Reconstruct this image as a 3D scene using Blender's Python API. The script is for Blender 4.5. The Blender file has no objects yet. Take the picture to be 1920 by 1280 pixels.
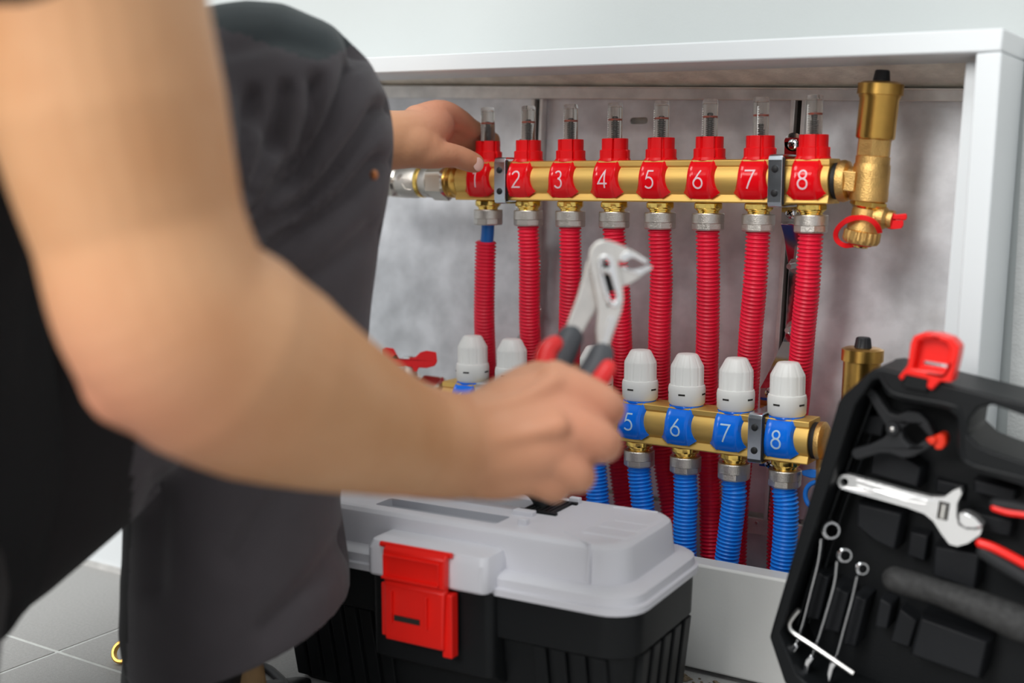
import bpy, math, random
from math import sin, cos, pi, radians, atan, sqrt
from mathutils import Vector as V, Matrix
from mathutils.geometry import tessellate_polygon
random.seed(7)
S = bpy.context.scene
COL = S.collection
# ------------------------------------------------------------ camera
FPX = 2300.0
PSI = radians(33); PIT = atan(305/2300)
CAM = V((0, -1.15, .453))
R = V((cos(PSI), sin(PSI), 0))
F = V((-sin(PSI)*cos(PIT), cos(PSI)*cos(PIT), -sin(PIT)))
U = R.cross(F)
cd = bpy.data.cameras.new('camera'); cam = bpy.data.objects.new('camera', cd); COL.objects.link(cam)
m = Matrix((R, U, -F)).transposed().to_4x4(); m.translation = CAM
cam.matrix_world = m
cd.sensor_width = 36; cd.lens = FPX*36/1920; cd.clip_start = .02; cd.clip_end = 50
cd.dof.use_dof = True; cd.dof.focus_distance = 1.15; cd.dof.aperture_fstop = 2.7
S.camera = cam
# ------------------------------------------------------------ world and lights
w = bpy.data.worlds.new('world'); S.world = w; w.use_nodes = True
bg = w.node_tree.nodes['Background']; bg.inputs[0].default_value = (.93, .96, 1, 1); bg.inputs[1].default_value = .52
def area(name, loc, target, sx, sy, power, col=(1, 1, 1)):
    l = bpy.data.lights.new(name, 'AREA'); l.shape = 'RECTANGLE'; l.size = sx; l.size_y = sy; l.energy = power; l.color = col
    o = bpy.data.objects.new(name, l); COL.objects.link(o); o.location = loc
    o.rotation_euler = (V(target)-V(loc)).to_track_quat('-Z', 'Y').to_euler()
area('window_light', (-.9, -2.8, 1.75), (-.5, 0, .3), 1.4, 1.2, 66, (1, .985, .96))
area('ceiling_lamp_light', (-.3, -1.3, 2.5), (-.5, -.2, .3), 1.0, 1.0, 22, (.97, .99, 1))
S.view_settings.view_transform = 'Standard'; S.view_settings.look = 'None'
S.view_settings.exposure = 0.27; S.view_settings.gamma = 1; S.view_settings.use_curve_mapping = False

# ------------------------------------------------------------ pixel to place helpers
def ray(px, py): return F + R*((px-960)/FPX) + U*((640-py)/FPX)
def PD(px, py, d): return CAM + ray(px, py)*d
def PY(px, py, y):
    r = ray(px, py); return CAM + r*((y-CAM.y)/r.y)
def PZ(px, py, z):
    r = ray(px, py); return CAM + r*((z-CAM.z)/r.z)

# ------------------------------------------------------------ materials
MT = {}
def mat(name, col, rough=.5, metal=0, var=0, vscale=30, bump=0, bscale=200, spec=.5, coat=0, sss=0, trans=0, ior=1.45, stretch=None, sheen=0, col2=None, vdet=4):
    m = bpy.data.materials.new(name); m.use_nodes = True; nt = m.node_tree; b = nt.nodes['Principled BSDF']
    b.inputs['Base Color'].default_value = (*col, 1); b.inputs['Roughness'].default_value = rough; b.inputs['Metallic'].default_value = metal
    b.inputs['Specular IOR Level'].default_value = spec; b.inputs['Coat Weight'].default_value = coat; b.inputs['IOR'].default_value = ior
    b.inputs['Transmission Weight'].default_value = trans; b.inputs['Sheen Weight'].default_value = sheen
    if sss:
        b.inputs['Subsurface Weight'].default_value = sss; b.inputs['Subsurface Radius'].default_value = (.01, .004, .002); b.inputs['Subsurface Scale'].default_value = 1
    tc = nt.nodes.new('ShaderNodeTexCoord'); mp = nt.nodes.new('ShaderNodeMapping'); nt.links.new(tc.outputs['Object'], mp.inputs[0])
    if stretch: mp.inputs['Scale'].default_value = stretch
    if var or col2:
        n = nt.nodes.new('ShaderNodeTexNoise'); n.inputs['Scale'].default_value = vscale; n.inputs['Detail'].default_value = vdet
        nt.links.new(mp.outputs[0], n.inputs[0])
        cr = nt.nodes.new('ShaderNodeValToRGB'); cr.color_ramp.elements[0].position = .35; cr.color_ramp.elements[1].position = .65
        c2 = col2 or tuple(min(1, c*(1+var)) for c in col); c1 = col if col2 else tuple(c*(1-var) for c in col)
        cr.color_ramp.elements[0].color = (*c1, 1); cr.color_ramp.elements[1].color = (*c2, 1)
        nt.links.new(n.outputs[0], cr.inputs[0]); nt.links.new(cr.outputs[0], b.inputs['Base Color'])
        if metal:
            mr = nt.nodes.new('ShaderNodeMapRange'); mr.inputs[3].default_value = rough*.85; mr.inputs[4].default_value = min(1, rough*1.2)
            nt.links.new(n.outputs[0], mr.inputs[0]); nt.links.new(mr.outputs[0], b.inputs['Roughness'])
    if bump:
        n2 = nt.nodes.new('ShaderNodeTexNoise'); n2.inputs['Scale'].default_value = bscale; n2.inputs['Detail'].default_value = 3
        nt.links.new(mp.outputs[0], n2.inputs[0]); bp = nt.nodes.new('ShaderNodeBump'); bp.inputs['Strength'].default_value = bump; bp.inputs['Distance'].default_value = .001
        nt.links.new(n2.outputs[0], bp.inputs['Height']); nt.links.new(bp.outputs[0], b.inputs['Normal'])
    MT[name] = m; return m
mat('wall_paint', (.515, .545, .54), .8, var=.015, vscale=6, bump=.15, bscale=300)
mat('wall_texture', (.64, .65, .64), .9, var=.04, vscale=60, bump=.7, bscale=420)
mat('plaster', (.88, .84, .75), .95, var=.12, vscale=40, bump=.9, bscale=300)
mat('lacquer', (.72, .75, .765), .35, bump=.06, bscale=120)
mat('panel_white', (.72, .72, .70), .4, var=.02, vscale=20, bump=.1, bscale=300)
mat('tile', (.385, .38, .37), .55, var=.07, vscale=350, bump=.3, bscale=700)
mat('grout', (.66, .68, .66), .9, var=.06, vscale=100)
mat('galvanized', (.78, .80, .83), .44, .55, var=.16, vscale=26, bump=.05, bscale=90, vdet=8)
mat('galvanized_strip', (.80, .79, .77), .42, .55, var=.12, vscale=40)
mat('zinc_clamp', (.60, .66, .72), .22, 1, var=.06, vscale=60)
mat('chrome', (.80, .81, .83), .08, 1)
mat('steel', (.72, .71, .69), .3, 1, var=.06, vscale=80)
mat('pliers_steel', (.74, .71, .67), .38, .85, var=.05, vscale=60)
mat('bright_steel', (.88, .88, .88), .25, .8)
mat('brass_bar', (.80, .53, .16), .50, .88, var=.08, vscale=24, stretch=(.35, 4, 4), bump=.05, bscale=160)
mat('brass_bright', (.92, .64, .17), .16, 1)
mat('brass_cast', (.74, .46, .16), .40, 1, var=.12, vscale=60, bump=.5, bscale=900)
mat('brass_vent', (.68, .40, .10), .28, 1, var=.16, vscale=30)
mat('nickel', (.66, .62, .57), .33, 1, var=.05, vscale=60, bump=.4, bscale=1200)
mat('nickel_smooth', (.70, .66, .58), .22, 1, var=.05, vscale=50)
mat('red_plastic', (.86, .008, .012), .38, spec=.35, bump=.05, bscale=200)
mat('red_clip', (.85, .004, .010), .16, spec=.45)
mat('red_latch', (.88, .014, .008), .33)
mat('blue_clip', (.004, .19, .92), .2, spec=.45)
mat('blue_plastic', (.01, .16, .62), .35)
mat('red_pipe', (.90, .010, .050), .36, var=.10, vscale=15, sss=.0)
mat('blue_pipe', (.008, .26, 1.0), .34, var=.08, vscale=15)
mat('blue_inner', (.01, .14, .50), .4)
mat('white_plastic', (.88, .88, .85), .42, sss=0)
mat('digit_pink', (.90, .62, .66), .5)
mat('digit_blue', (.55, .76, .95), .5)
mat('clear', (.90, .88, .84), .10, trans=.97, ior=1.24, spec=.5)
mat('spindle', (.02, .018, .016), .4)
mat('orange_ring', (.70, .10, .04), .4)
mat('scale_white', (.85, .85, .82), .5)
mat('scale_dark', (.12, .11, .10), .5)
mat('rubber', (.012, .012, .013), .55)
mat('black_cap', (.012, .013, .016), .5)
mat('box_grey', (.72, .72, .765), .42, bump=.12, bscale=900)
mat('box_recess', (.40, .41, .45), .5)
mat('box_black', (.010, .011, .012), .42, bump=.15, bscale=900, spec=.22)
mat('case_black', (.009, .010, .011), .45, bump=.25, bscale=700, spec=.22)
mat('case_pocket', (.013, .014, .016), .5, bump=.25, bscale=700, spec=.22)
mat('tool_black', (.025, .026, .028), .55, bump=.3, bscale=600, spec=.22)
mat('hammer_grip', (.03, .03, .03), .7, var=.3, vscale=200, bump=.6, bscale=500)
mat('orange_tip', (.80, .035, .01), .4)
mat('yellow_plastic', (.75, .38, .02), .4)
mat('grip_red', (.80, .03, .03), .35)
mat('grip_grey', (.075, .08, .09), .5)
sk = mat('skin', (.53, .265, .125), .46, col2=(.59, .32, .165), vscale=16, bump=.25, bscale=260, sss=.12, spec=.4)
nt_ = sk.node_tree; at_ = nt_.nodes.new('ShaderNodeAttribute'); at_.attribute_name = 'blush'; mx_ = nt_.nodes.new('ShaderNodeMix'); mx_.data_type = 'RGBA'; mx_.inputs[7].default_value = (.64, .27, .18, 1)
bs_ = nt_.nodes['Principled BSDF']; nt_.links.new(bs_.inputs['Base Color'].links[0].from_socket, mx_.inputs[6]); nt_.links.new(at_.outputs['Fac'], mx_.inputs[0]); nt_.links.new(mx_.outputs[2], bs_.inputs['Base Color'])
mat('nail', (.72, .45, .38), .3, coat=.3)
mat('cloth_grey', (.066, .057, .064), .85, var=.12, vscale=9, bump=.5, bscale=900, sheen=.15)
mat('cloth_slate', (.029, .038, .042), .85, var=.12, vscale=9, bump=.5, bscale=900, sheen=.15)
mat('cloth_shaded', (.011, .009, .010), .9, bump=.5, bscale=900, sheen=.05)  # same trouser cloth as the grey, thigh and seat shade put into its colour
mat('shirt_black', (.006, .006, .007), .9, bump=.4, bscale=900)
mat('hair', (.03, .018, .01), .6, bump=.8, bscale=300)
mat('boot_tan', (.32, .20, .09), .7, var=.1, vscale=60, bump=.3, bscale=400)
mat('dark_gap', (.02, .018, .015), .9)
mat('eye', (.8, .8, .78), .2)
mat('lip', (.5, .2, .16), .5)
mat('copper_rivet', (.62, .24, .10), .4, .8)
mat('debris', (.22, .17, .11), .9, var=.4, vscale=200, bump=1, bscale=300)

# ------------------------------------------------------------ mesh builder
class MB:
    def __init__(s): s.v = []; s.f = []; s.mi = []
    def add(s, vs, fs, mi=0):
        n = len(s.v); s.v += [tuple(p) for p in vs]; s.f += [tuple(i+n for i in f) for f in fs]; s.mi += [mi]*len(fs)
    def box(s, a, b, fr=None, mi=0):
        x0, y0, z0 = a; x1, y1, z1 = b
        vs = [V((x, y, z)) for z in (z0, z1) for y in (y0, y1) for x in (x0, x1)]
        if fr: vs = [fr @ p for p in vs]
        s.add(vs, [(0, 2, 3, 1), (4, 5, 7, 6), (0, 1, 5, 4), (2, 6, 7, 3), (0, 4, 6, 2), (1, 3, 7, 5)], mi)
    def loft(s, rings, closed=True, cap=True, mi=0):
        n = len(rings[0]); vs = [p for r in rings for p in r]; fs = []
        for i in range(len(rings)-1):
            for j in range(n if closed else n-1):
                k = (j+1) % n; fs.append((i*n+j, i*n+k, (i+1)*n+k, (i+1)*n+j))
        if cap:
            fs.append(tuple(range(n-1, -1, -1))); fs.append(tuple((len(rings)-1)*n+j for j in range(n)))
        s.add(vs, fs, mi)
    def lathe(s, prof, O=(0, 0, 0), ax=(0, 0, 1), seg=32, rf=None, cap=True, mi=0):
        ax = V(ax).normalized(); t = V((1, 0, 0)) if abs(ax.x) < .9 else V((0, 1, 0))
        a = (t-ax*t.dot(ax)).normalized(); b = ax.cross(a); O = V(O); rings = []
        for i, (r, h) in enumerate(prof):
            rings.append([O+ax*h+(a*cos(2*pi*j/seg)+b*sin(2*pi*j/seg))*(rf(2*pi*j/seg, i, r) if rf else r) for j in range(seg)])
        s.loft(rings, True, cap, mi)
    def tube(s, pts, rad, seg=16, mi=0, cap=True, up=None):
        pts = [V(p) for p in pts]; n = len(pts)
        if not hasattr(rad, '__len__'): rad = [rad]*n
        rings = []; prev = None
        for i in range(n):
            t = (pts[min(i+1, n-1)]-pts[max(i-1, 0)]).normalized()
            if prev is None:
                h = V((0, 1, 0)) if abs(t.y) < .9 else V((1, 0, 0)); a = (h-t*h.dot(t)).normalized()
            else: a = (prev-t*prev.dot(t)).normalized()
            prev = a; b = t.cross(a)
            rings.append([pts[i]+(a*cos(2*pi*j/seg)+b*sin(2*pi*j/seg))*rad[i] for j in range(seg)])
        s.loft(rings, True, cap, mi)
    def limb(s, pts, seg=20, sub=6):
        """pts (Vector, radius): smooth tapered closed capsule chain"""
        P = [p for p, r in pts]; Rr = [r for p, r in pts]; c = []; rr = []
        if len(P) > 2 and sub > 1:
            for i in range(len(P)-1):
                for k in range(sub):
                    t = k/sub; c.append(crm(P, i, t)); rr.append(Rr[i]*(1-t)+Rr[i+1]*t)
        else:
            c = P[:-1]; rr = Rr[:-1]
        c.append(P[-1]); rr.append(Rr[-1])
        # rounded ends
        t0 = (c[1]-c[0]).normalized(); t1 = (c[-1]-c[-2]).normalized(); A = []; B = []
        for k in (8, 30, 55, 75):
            a = radians(k); A.append((c[0]-t0*rr[0]*cos(a), rr[0]*sin(a))); B.insert(0, (c[-1]+t1*rr[-1]*cos(a), rr[-1]*sin(a)))
        s.tube([p for p, r in A]+c+[p for p, r in B], [r for p, r in A]+rr+[r for p, r in B], seg)
    def ball(s, c, r, seg=16, sc=(1, 1, 1)):
        c = V(c); prof = [(sin(pi*i/10)*.999+.001, -cos(pi*i/10)) for i in range(11)]
        s.loft([[c+V((pr*cos(2*pi*j/seg)*r*sc[0], pr*sin(2*pi*j/seg)*r*sc[1], h*r*sc[2])) for j in range(seg)] for pr, h in prof])
    def prism(s, outs, fn, mi=0, side=None):
        """outs: [outer, hole...] 2D outlines; fn(a,b,k) k=0 front/1 back -> point"""
        polys = [[V((p[0], p[1], 0)) for p in o] for o in outs]
        tri = tessellate_polygon(polys); flat = [p for o in outs for p in o]; n = len(flat)
        vs = [fn(p[0], p[1], 0) for p in flat]+[fn(p[0], p[1], 1) for p in flat]
        fs = [tuple(t) for t in tri]+[tuple(i+n for i in reversed(t)) for t in tri]
        k = 0
        for o in outs:
            L = len(o)
            for i in range(L):
                j = (i+1) % L; fs.append((k+i, k+j, k+j+n, k+i+n))
            k += L
        s.add(vs, fs, mi)
def crm(P, i, t):
    p0 = P[max(i-1, 0)]; p1 = P[i]; p2 = P[i+1]; p3 = P[min(i+2, len(P)-1)]
    return .5*((2*p1)+(p2-p0)*t+(2*p0-5*p1+4*p2-p3)*t*t+(3*p1-3*p2+p3-p0)*t*t*t)
def smooth_path(P, sub=8):
    P = [V(p) for p in P]; out = [crm(P, i, k/sub) for i in range(len(P)-1) for k in range(sub)]; out.append(P[-1]); return out
def arc(cx, cy, r, a0, a1, n=8, ry=None):
    return [(cx+r*cos(radians(a0+(a1-a0)*i/n)), cy+(ry or r)*sin(radians(a0+(a1-a0)*i/n))) for i in range(n+1)]
def rrect(x0, x1, y0, y1, r, n=5):
    return arc(x1-r, y1-r, r, 0, 90, n)+arc(x0+r, y1-r, r, 90, 180, n)+arc(x0+r, y0+r, r, 180, 270, n)+arc(x1-r, y0+r, r, 270, 360, n)
def orient(vs, fs):
    import bmesh
    me = bpy.data.meshes.new('m'); me.from_pydata(vs, [], fs); bm = bmesh.new(); bm.from_mesh(me)
    bmesh.ops.recalc_face_normals(bm, faces=bm.faces); bm.to_mesh(me); bm.free(); return me
def link(name, mb, m, parent=None, label=None, smooth=35, bevel=0, bseg=2, kind=None, mesh=None):
    if mesh is None:
        loc = parent_loc(parent)
        me = orient([tuple(V(p)-loc) for p in mb.v], mb.f)
        ms = m if isinstance(m, (list, tuple)) else [m]
        for x in ms: me.materials.append(MT[x])
        me.polygons.foreach_set('material_index', mb.mi)
        me.name = name
    else: me = mesh
    o = bpy.data.objects.new(name, me); COL.objects.link(o)
    if parent: o.parent = parent
    if bevel:
        b = o.modifiers.new('bevel', 'BEVEL'); b.width = bevel; b.segments = bseg; b.limit_method = 'ANGLE'; b.angle_limit = radians(30)
    if smooth:
        me.polygons.foreach_set('use_smooth', [True]*len(me.polygons))
        if smooth < 180:
            me.set_sharp_from_angle(angle=radians(smooth))
    if label: o['label'] = label
    if kind: o['kind'] = kind
    return o
def parent_loc(p):
    l = V((0, 0, 0))
    while p: l = l+p.location; p = p.parent
    return l
def thing(name, label, cat, loc, group=None):
    o = bpy.data.objects.new(name, None); o.empty_display_size = .02; COL.objects.link(o); o.location = loc
    tag(o, label, cat, group); return o
def tag(o, label, cat, group=None):
    o['label'] = label; o['category'] = cat
    if group: o['group'] = group
    return o
def struct(name, mb, m, **k):
    o = link(name, mb, m, kind='structure', **k); return o
def frame(O, ex, ey, ez):
    mm = Matrix((V(ex), V(ey), V(ez))).transposed().to_4x4(); mm.translation = V(O); return mm
def hexr(theta, flat=6):
    a = (theta % (2*pi/flat))-pi/flat; return cos(pi/flat)/cos(a)
def XZ(y0, y1): return lambda a, b, k: V((a, (y0, y1)[k], b))

# ============================================================ SETTING
# floor: grout bed with single tiles (0.45 x 0.45) laid parallel to the wall
mb = MB(); mb.box((-3.2, -4, -.03), (2.2, .2, -.0007)); floor = struct('floor', mb, 'grout', smooth=0)
# joints cross at (-.987,-.436)
ts = .44; jx, jy = -.987, -.436
for i in range(-5, 8):
    for j in range(-8, 2):
        x0 = jx+i*ts; y0 = jy+j*ts
        if x0 > 2 or y0 > .1: continue
        mb = MB(); g = .0022; mb.box((x0+g, y0+g, -.006), (x0+ts-g, min(y0+ts-g, .2), 0))
        link('tile', mb, 'tile', floor, smooth=0)
# wall with recess
YW = -.06
mb = MB()
mb.prism([[(-3.2, 2.6), (2.2, 2.6), (2.2, 0), (-.222, 0), (-.222, .561), (-1.2, .577), (-1.2, 0), (-3.2, 0)]], XZ(YW, .2))
wb = struct('wall_back', mb, 'wall_paint', smooth=0)
mb = MB(); mb.box((-1.2, .008, -.03), (-.222, .2, .575)); struct('wall_recess', mb, 'plaster', smooth=0)
mb = MB(); mb.box((-.205, YW-.0012, 0), (2.2, YW+.001, 2.59)); 
struct('wall_right', mb, 'wall_texture', smooth=0)
# sloping plaster soffit above the metal plate
def zl(x, x0, z0, x1, z1): return z0+(z1-z0)*(x-x0)/(x1-x0)
L4 = lambda x: zl(x, -.9063, .5603, -.2644, .5321)
L5 = lambda x: zl(x, -.9065, .5464, -.2414, .5198)
L3 = lambda x: zl(x, -.8831, .5621, -.2537, .5476)
mb = MB(); xa, xb = -1.2, -.222
mb.add([(xa, -.006, L4(xa)), (xb, -.006, L4(xb)), (xb, YW+.001, L3(xb)+.004), (xa, YW+.001, L3(xa)+.004), (xa, -.006, .62), (xb, -.006, .62), (xb, YW+.001, .62), (xa, YW+.001, .62)],
       [(0, 1, 2, 3), (4, 5, 6, 7), (0, 1, 5, 4), (1, 2, 6, 5), (2, 3, 7, 6), (3, 0, 4, 7)])
struct('trim_1', mb, 'plaster', smooth=0)
# ceiling and far side of the room for reflections
mb = MB(); mb.box((-3.2, -4, 2.6), (2.2, .2, 2.7)); struct('ceiling', mb, 'wall_paint', smooth=0)

# ------------------------------------------------------------ cabinet frame (white lacquered surround)
fr = thing('cabinet_surround', 'white lacquered box frame standing out from the wall around the pipe cabinet', 'frame', (-.7, -.15, 0))
def bar(name, out, y0, y1, m='lacquer', bv=.0015, par=fr):
    mb = MB(); mb.prism([out], XZ(y0, y1)); return link(name, mb, m, par, smooth=30, bevel=bv)
X1 = lambda z: -.206-.0225*(.566-z)
Xi = lambda z: -.2252-.0194*(.548-z)
bar('top_rail', [(-1.25, .5842), (-.206, .5662), (X1(.549), .549), (-.2252, .5489), (-1.25, .5686)], -.15, -.0605)
bar('side_rail', [(Xi(.5485), .5483), (X1(.5485), .5487), (X1(.003), .003), (Xi(.003), .003)], -.15, -.0625)
bar('jamb_lip', [(-.2392, .5445), (-.2252, .5445), (-.2300, .06), (-.2560, .06)], -.122, -.045)
bar('bottom_panel', [(-1.25, .1015), (-.2345, .1055), (-.2358, .0045), (-1.25, .0045)], -.15, -.127, 'panel_white', .0025)
bar('side_rail', [(-1.25, .583), (-1.232, .583), (-1.232, .003), (-1.25, .003)], -.15, -.0625)
# ------------------------------------------------------------ galvanised back plate
bp = thing('cabinet_back_plate', 'mottled grey galvanised metal back plate of the wall cabinet behind the pipes', 'panel', (-.7, 0, .1))
hole = arc(-.5975, .5124, .0033, 90, 270, 8)+arc(-.5835, .5124, .0033, -90, 90, 8)
mb = MB(); mb.prism([[(-1.19, .118), (-.228, .118), (-.228, L5(-.228)+.006), (-1.19, L5(-1.19)+.006)], [(a, b) for a, b in hole]], XZ(0, .0015))
link('plate', mb, 'galvanized', bp, smooth=0)
mb = MB(); mb.prism([[(-1.19, L5(-1.19)), (-.228, L5(-.228)), (-.228, L4(-.228)-.0005), (-1.19, L4(-1.19)-.0005)]], XZ(-.010, -.001)); mb.prism([[(-1.19, L4(-1.19)-.002), (-.228, L4(-.228)-.002), (-.228, L4(-.228)-.0005), (-1.19, L4(-1.19)-.0005)]], XZ(-.016, -.005))
link('top_flange', mb, 'galvanized_strip', bp, smooth=0, bevel=.0006)
mb = MB(); mb.box((-1.19, -.006, .097), (-.228, -.0005, .1135)); link('bottom_flange', mb, 'galvanized_strip', bp, smooth=0, bevel=.0006)
mb = MB(); mb.box((-1.19, .0005, -.002), (-.228, .002, .1)); link('lower_plate', mb, 'galvanized', bp, smooth=0)
for dx in (0, .0165):
    mb = MB(); mb.lathe([(.002, -.001), (.0015, -.002)], (-.4480+dx, -.006, .109), (0, 1, 0), 8); link('burr', mb, 'steel', bp)

# slotted vertical rails on the back plate
def rail(xt, xb_, zt, zb, lab):
    t = thing('slotted_rail', lab, 'rail', (xt, -.004, zb), 'vertical rails on the back plate')
    for s in (-1, 1):
        a, b = (-.0075, -.0032) if s < 0 else (.0032, .0075)
        mb = MB(); mb.prism([[(xb_+a, zb), (xb_+b, zb), (xt+b, zt), (xt+a, zt)]], XZ(-.0095, -.0005)); link('rail_edge', mb, 'galvanized_strip', t, smooth=0, bevel=.0006)
    mb = MB(); mb.prism([[(xb_-.0034, zb), (xb_+.0034, zb), (xt+.0034, zt), (xt-.0034, zt)]], XZ(-.0018, -.0003)); link('slot_bottom', mb, 'dark_gap', t, smooth=0)
    return t
rail(-.4165, -.4330, .5275, .1145, 'galvanised slotted rail behind flow meter eight, right side')
rail(-.7085, -.7250, .5380, .1145, 'galvanised slotted rail beside flow meter two, left side')

# ============================================================ corrugated pipes
def corrugated(name, pts, m, r, lab, cat='pipe', group=None, pitch=.0037, amp=.0009):
    P = smooth_path(pts, 10); d = [0]
    for i in range(1, len(P)): d.append(d[-1]+(P[i]-P[i-1]).length)
    tot = d[-1]; n = int(tot/pitch); pos = []; rad = []; k = 0
    prof = [(0, -1), (.22, -.75), (.34, .7), (.5, 1), (.66, .7), (.78, -.75)]
    for i in range(n):
        for u, h in prof:
            q = (i+u)*pitch
            while k < len(d)-2 and d[k+1] < q: k += 1
            t = (q-d[k])/(d[k+1]-d[k]); pos.append(P[k].lerp(P[k+1], t)); rad.append(r+amp*h)
    mb = MB(); mb.tube(pos, rad, 22)
    o = link(name, mb, m, None, smooth=180); o['label'] = lab; o['category'] = cat
    if group: o['group'] = group
    return o
YU, ZU = -.09, .451
RL = ['red sleeve pulled down below a bare blue pipe, farthest left', 'red corrugated pipe under the red clip numbered two', 'red corrugated pipe under the red clip numbered three', 'red corrugated pipe under clip four, passing behind the pliers head',
      'red corrugated pipe under clip five, beside the pliers jaw tip', 'red corrugated pipe running straight down from clip six', 'red corrugated pipe slanting left down from clip seven', 'red corrugated pipe under clip eight beside the chromed bracket']
BL = ['blue corrugated pipe under blue clip one, hidden behind the forearm', 'blue corrugated pipe under blue clip two, hidden behind the hand', 'blue corrugated pipe under blue clip three, hidden behind the fist', 'blue corrugated pipe showing just below the fingers, farthest left in view',
      'blue corrugated pipe under the blue clip numbered five', 'blue corrugated pipe beside the toolbox lid under clip six', 'blue corrugated pipe with scuffs slanting left under clip seven', 'blue corrugated pipe next to the tool case under clip eight']
YL = -.10
def red(i, pts): # pts px,py,Y
    x1 = -.7179+.04937*(i-1)
    P = [PY(*p) for p in pts]
    if i > 1: P = [V((x1, YU, .4095)), V((x1, YU, .400))]+P
    corrugated('corrugated_pipe', P, 'red_pipe', .0104, RL[i-1], 'pipe', 'red corrugated pipes')
# real obstacles: the lower manifold bar at Y=-.10, so pipes pass behind at Y=-.052
red(1, [(911, 452, -.088), (909, 520, -.085), (908, 600, -.078), (912, 690, -.06), (916, 760, -.052), (922, 900, -.052), (925, 1010, -.055)])
red(2, [(993, 500, -.086), (993, 600, -.076), (998, 680, -.062), (1002, 780, -.052), (1006, 900, -.052), (1010, 1020, -.055)])
red(3, [(1070, 520, -.086), (1068, 600, -.076), (1068, 680, -.062), (1072, 780, -.052), (1080, 900, -.052), (1090, 1020, -.055)])
red(4, [(1159, 520, -.086), (1164, 620, -.076), (1165, 700, -.062), (1158, 780, -.052), (1160, 860, -.05), (1172, 950, -.052), (1190, 1040, -.058)])
red(5, [(1240, 520, -.086), (1237, 620, -.076), (1236, 700, -.062), (1238, 780, -.052), (1244, 860, -.05), (1258, 950, -.054), (1275, 1050, -.06)])
red(6, [(1328, 520, -.086), (1327, 620, -.076), (1325, 700, -.062), (1326, 780, -.052), (1329, 860, -.05), (1332, 950, -.052), (1334, 1080, -.056)])
red(7, [(1415, 540, -.086), (1408, 620, -.076), (1403, 700, -.062), (1396, 800, -.048), (1386, 900, -.042), (1380, 1000, -.042), (1378, 1090, -.044)])
red(8, [(1514, 540, -.086), (1506, 620, -.076), (1500, 700, -.060), (1491, 790, -.034), (1470, 890, -.029), (1460, 1000, -.029), (1458, 1100, -.034)])
# bare blue inner pipe at outlet 1
mb = MB(); mb.tube(smooth_path([(-.7179, YU, .414), PY(914, 440, -.09), PY(911, 470, -.088), PY(909, 520, -.0855)], 4), .0067, 20)
tag(link('inner_pipe', mb, 'blue_inner', None, smooth=180), 'short bare blue pipe between outlet 1 and its red sleeve', 'pipe')
XL = lambda i: -.3858-.04937*(8-i)
ZL8 = .2212; 
ZLf = lambda i: .2212
def blue(i, pts):
    x = XL(i); P = [V((x, YL, .1805)), V((x, YL, .172))]+[PY(*p) for p in pts]
    corrugated('corrugated_pipe', P, 'blue_pipe', .0108, BL[i-1], 'pipe', 'blue corrugated pipes')
for i in (1, 2, 3): 
    x = XL(i); blue(i, []) if 0 else corrugated('corrugated_pipe', [V((x, YL, .1805)), V((x, YL, .15)), V((x+.001, YL, .10)), V((x+.003, YL, .045))], 'blue_pipe', .0108, BL[i-1], 'pipe', 'blue corrugated pipes')
blue(4, [(1118, 900, YL), (1121, 940, YL), (1127, 1060, YL)])
blue(5, [(1200, 900, YL), (1206, 955, YL), (1216, 1080, YL)])
blue(6, [(1286, 935, YL), (1284, 1000, YL), (1284, 1100, YL)])
blue(7, [(1377, 930, YL), (1370, 990, YL), (1360, 1070, YL), (1354, 1120, YL)])
blue(8, [(1474, 950, YL), (1472, 1010, YL), (1466, 1080, YL), (1462, 1130, YL)])

# ============================================================ manifolds
def digit_strokes(n):
    return {1: [[(.12, .84), (.32, 1), (.32, 0)]],
            2: [arc(.3, .71, .27, 165, -38, 14)+[(.04, .03), (.62, .03)]],
            3: [arc(.28, .755, .22, 150, -85, 12), arc(.28, .27, .27, 88, -150, 14)],
            4: [[(.44, 0), (.44, 1), (.0, .26), (.62, .26)]],
            5: [[(.56, .98), (.2, .98), (.12, .56)]+arc(.27, .31, .30, 115, -140, 14)],
            6: [[(.46, 1.0), (.07, .40)], arc(.31, .29, .28, 0, 360, 22)],
            7: [[(.0, .98), (.6, .98), (.18, 0)]],
            8: [arc(.3, .755, .215, 0, 360, 20), arc(.3, .27, .27, 0, 360, 22)]}[n]
def ribbon(mb, pts, w, fn, step=.06):
    P = []
    for i in range(len(pts)-1):
        a = V((*pts[i], 0)); b = V((*pts[i+1], 0)); n = max(1, int((b-a).length/step))
        for k in range(n): P.append(a.lerp(b, k/n))
    P.append(V((*pts[-1], 0)))
    lo = []; hi = []
    closed = (P[0]-P[-1]).length < 1e-4
    for i, p in enumerate(P):
        if closed and i in (0, len(P)-1): t1 = (P[1]-P[0]).normalized(); t0 = (P[-1]-P[-2]).normalized()
        else:
            t0 = (p-P[i-1]).normalized() if i else (P[1]-p).normalized(); t1 = (P[i+1]-p).normalized() if i < len(P)-1 else t0
        t = (t0+t1)
        t = t.normalized() if t.length > .05 else t1
        nrm = V((-t.y, t.x, 0)); k = min(1/max(.35, t.dot(t1)), 2.2)
        lo.append(p-nrm*w*k/2); hi.append(p+nrm*w*k/2)
    n = len(P)
    vs = []
    for a, b in zip(lo, hi):
        for q in (a, b):
            for h in (0, 1): vs.append(fn(q.x, q.y, h))
    fs = []
    for i in range(n-1):
        o = i*4; e = o+4
        fs += [(o+1, o+3, e+3, e+1), (o, e, e+2, o+2), (o, o+1, e+1, e), (o+2, e+2, e+3, o+3)]
    fs += [(0, 2, 3, 1), (4*n-4, 4*n-3, 4*n-1, 4*n-2)]
    mb.add(vs, fs)
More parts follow.
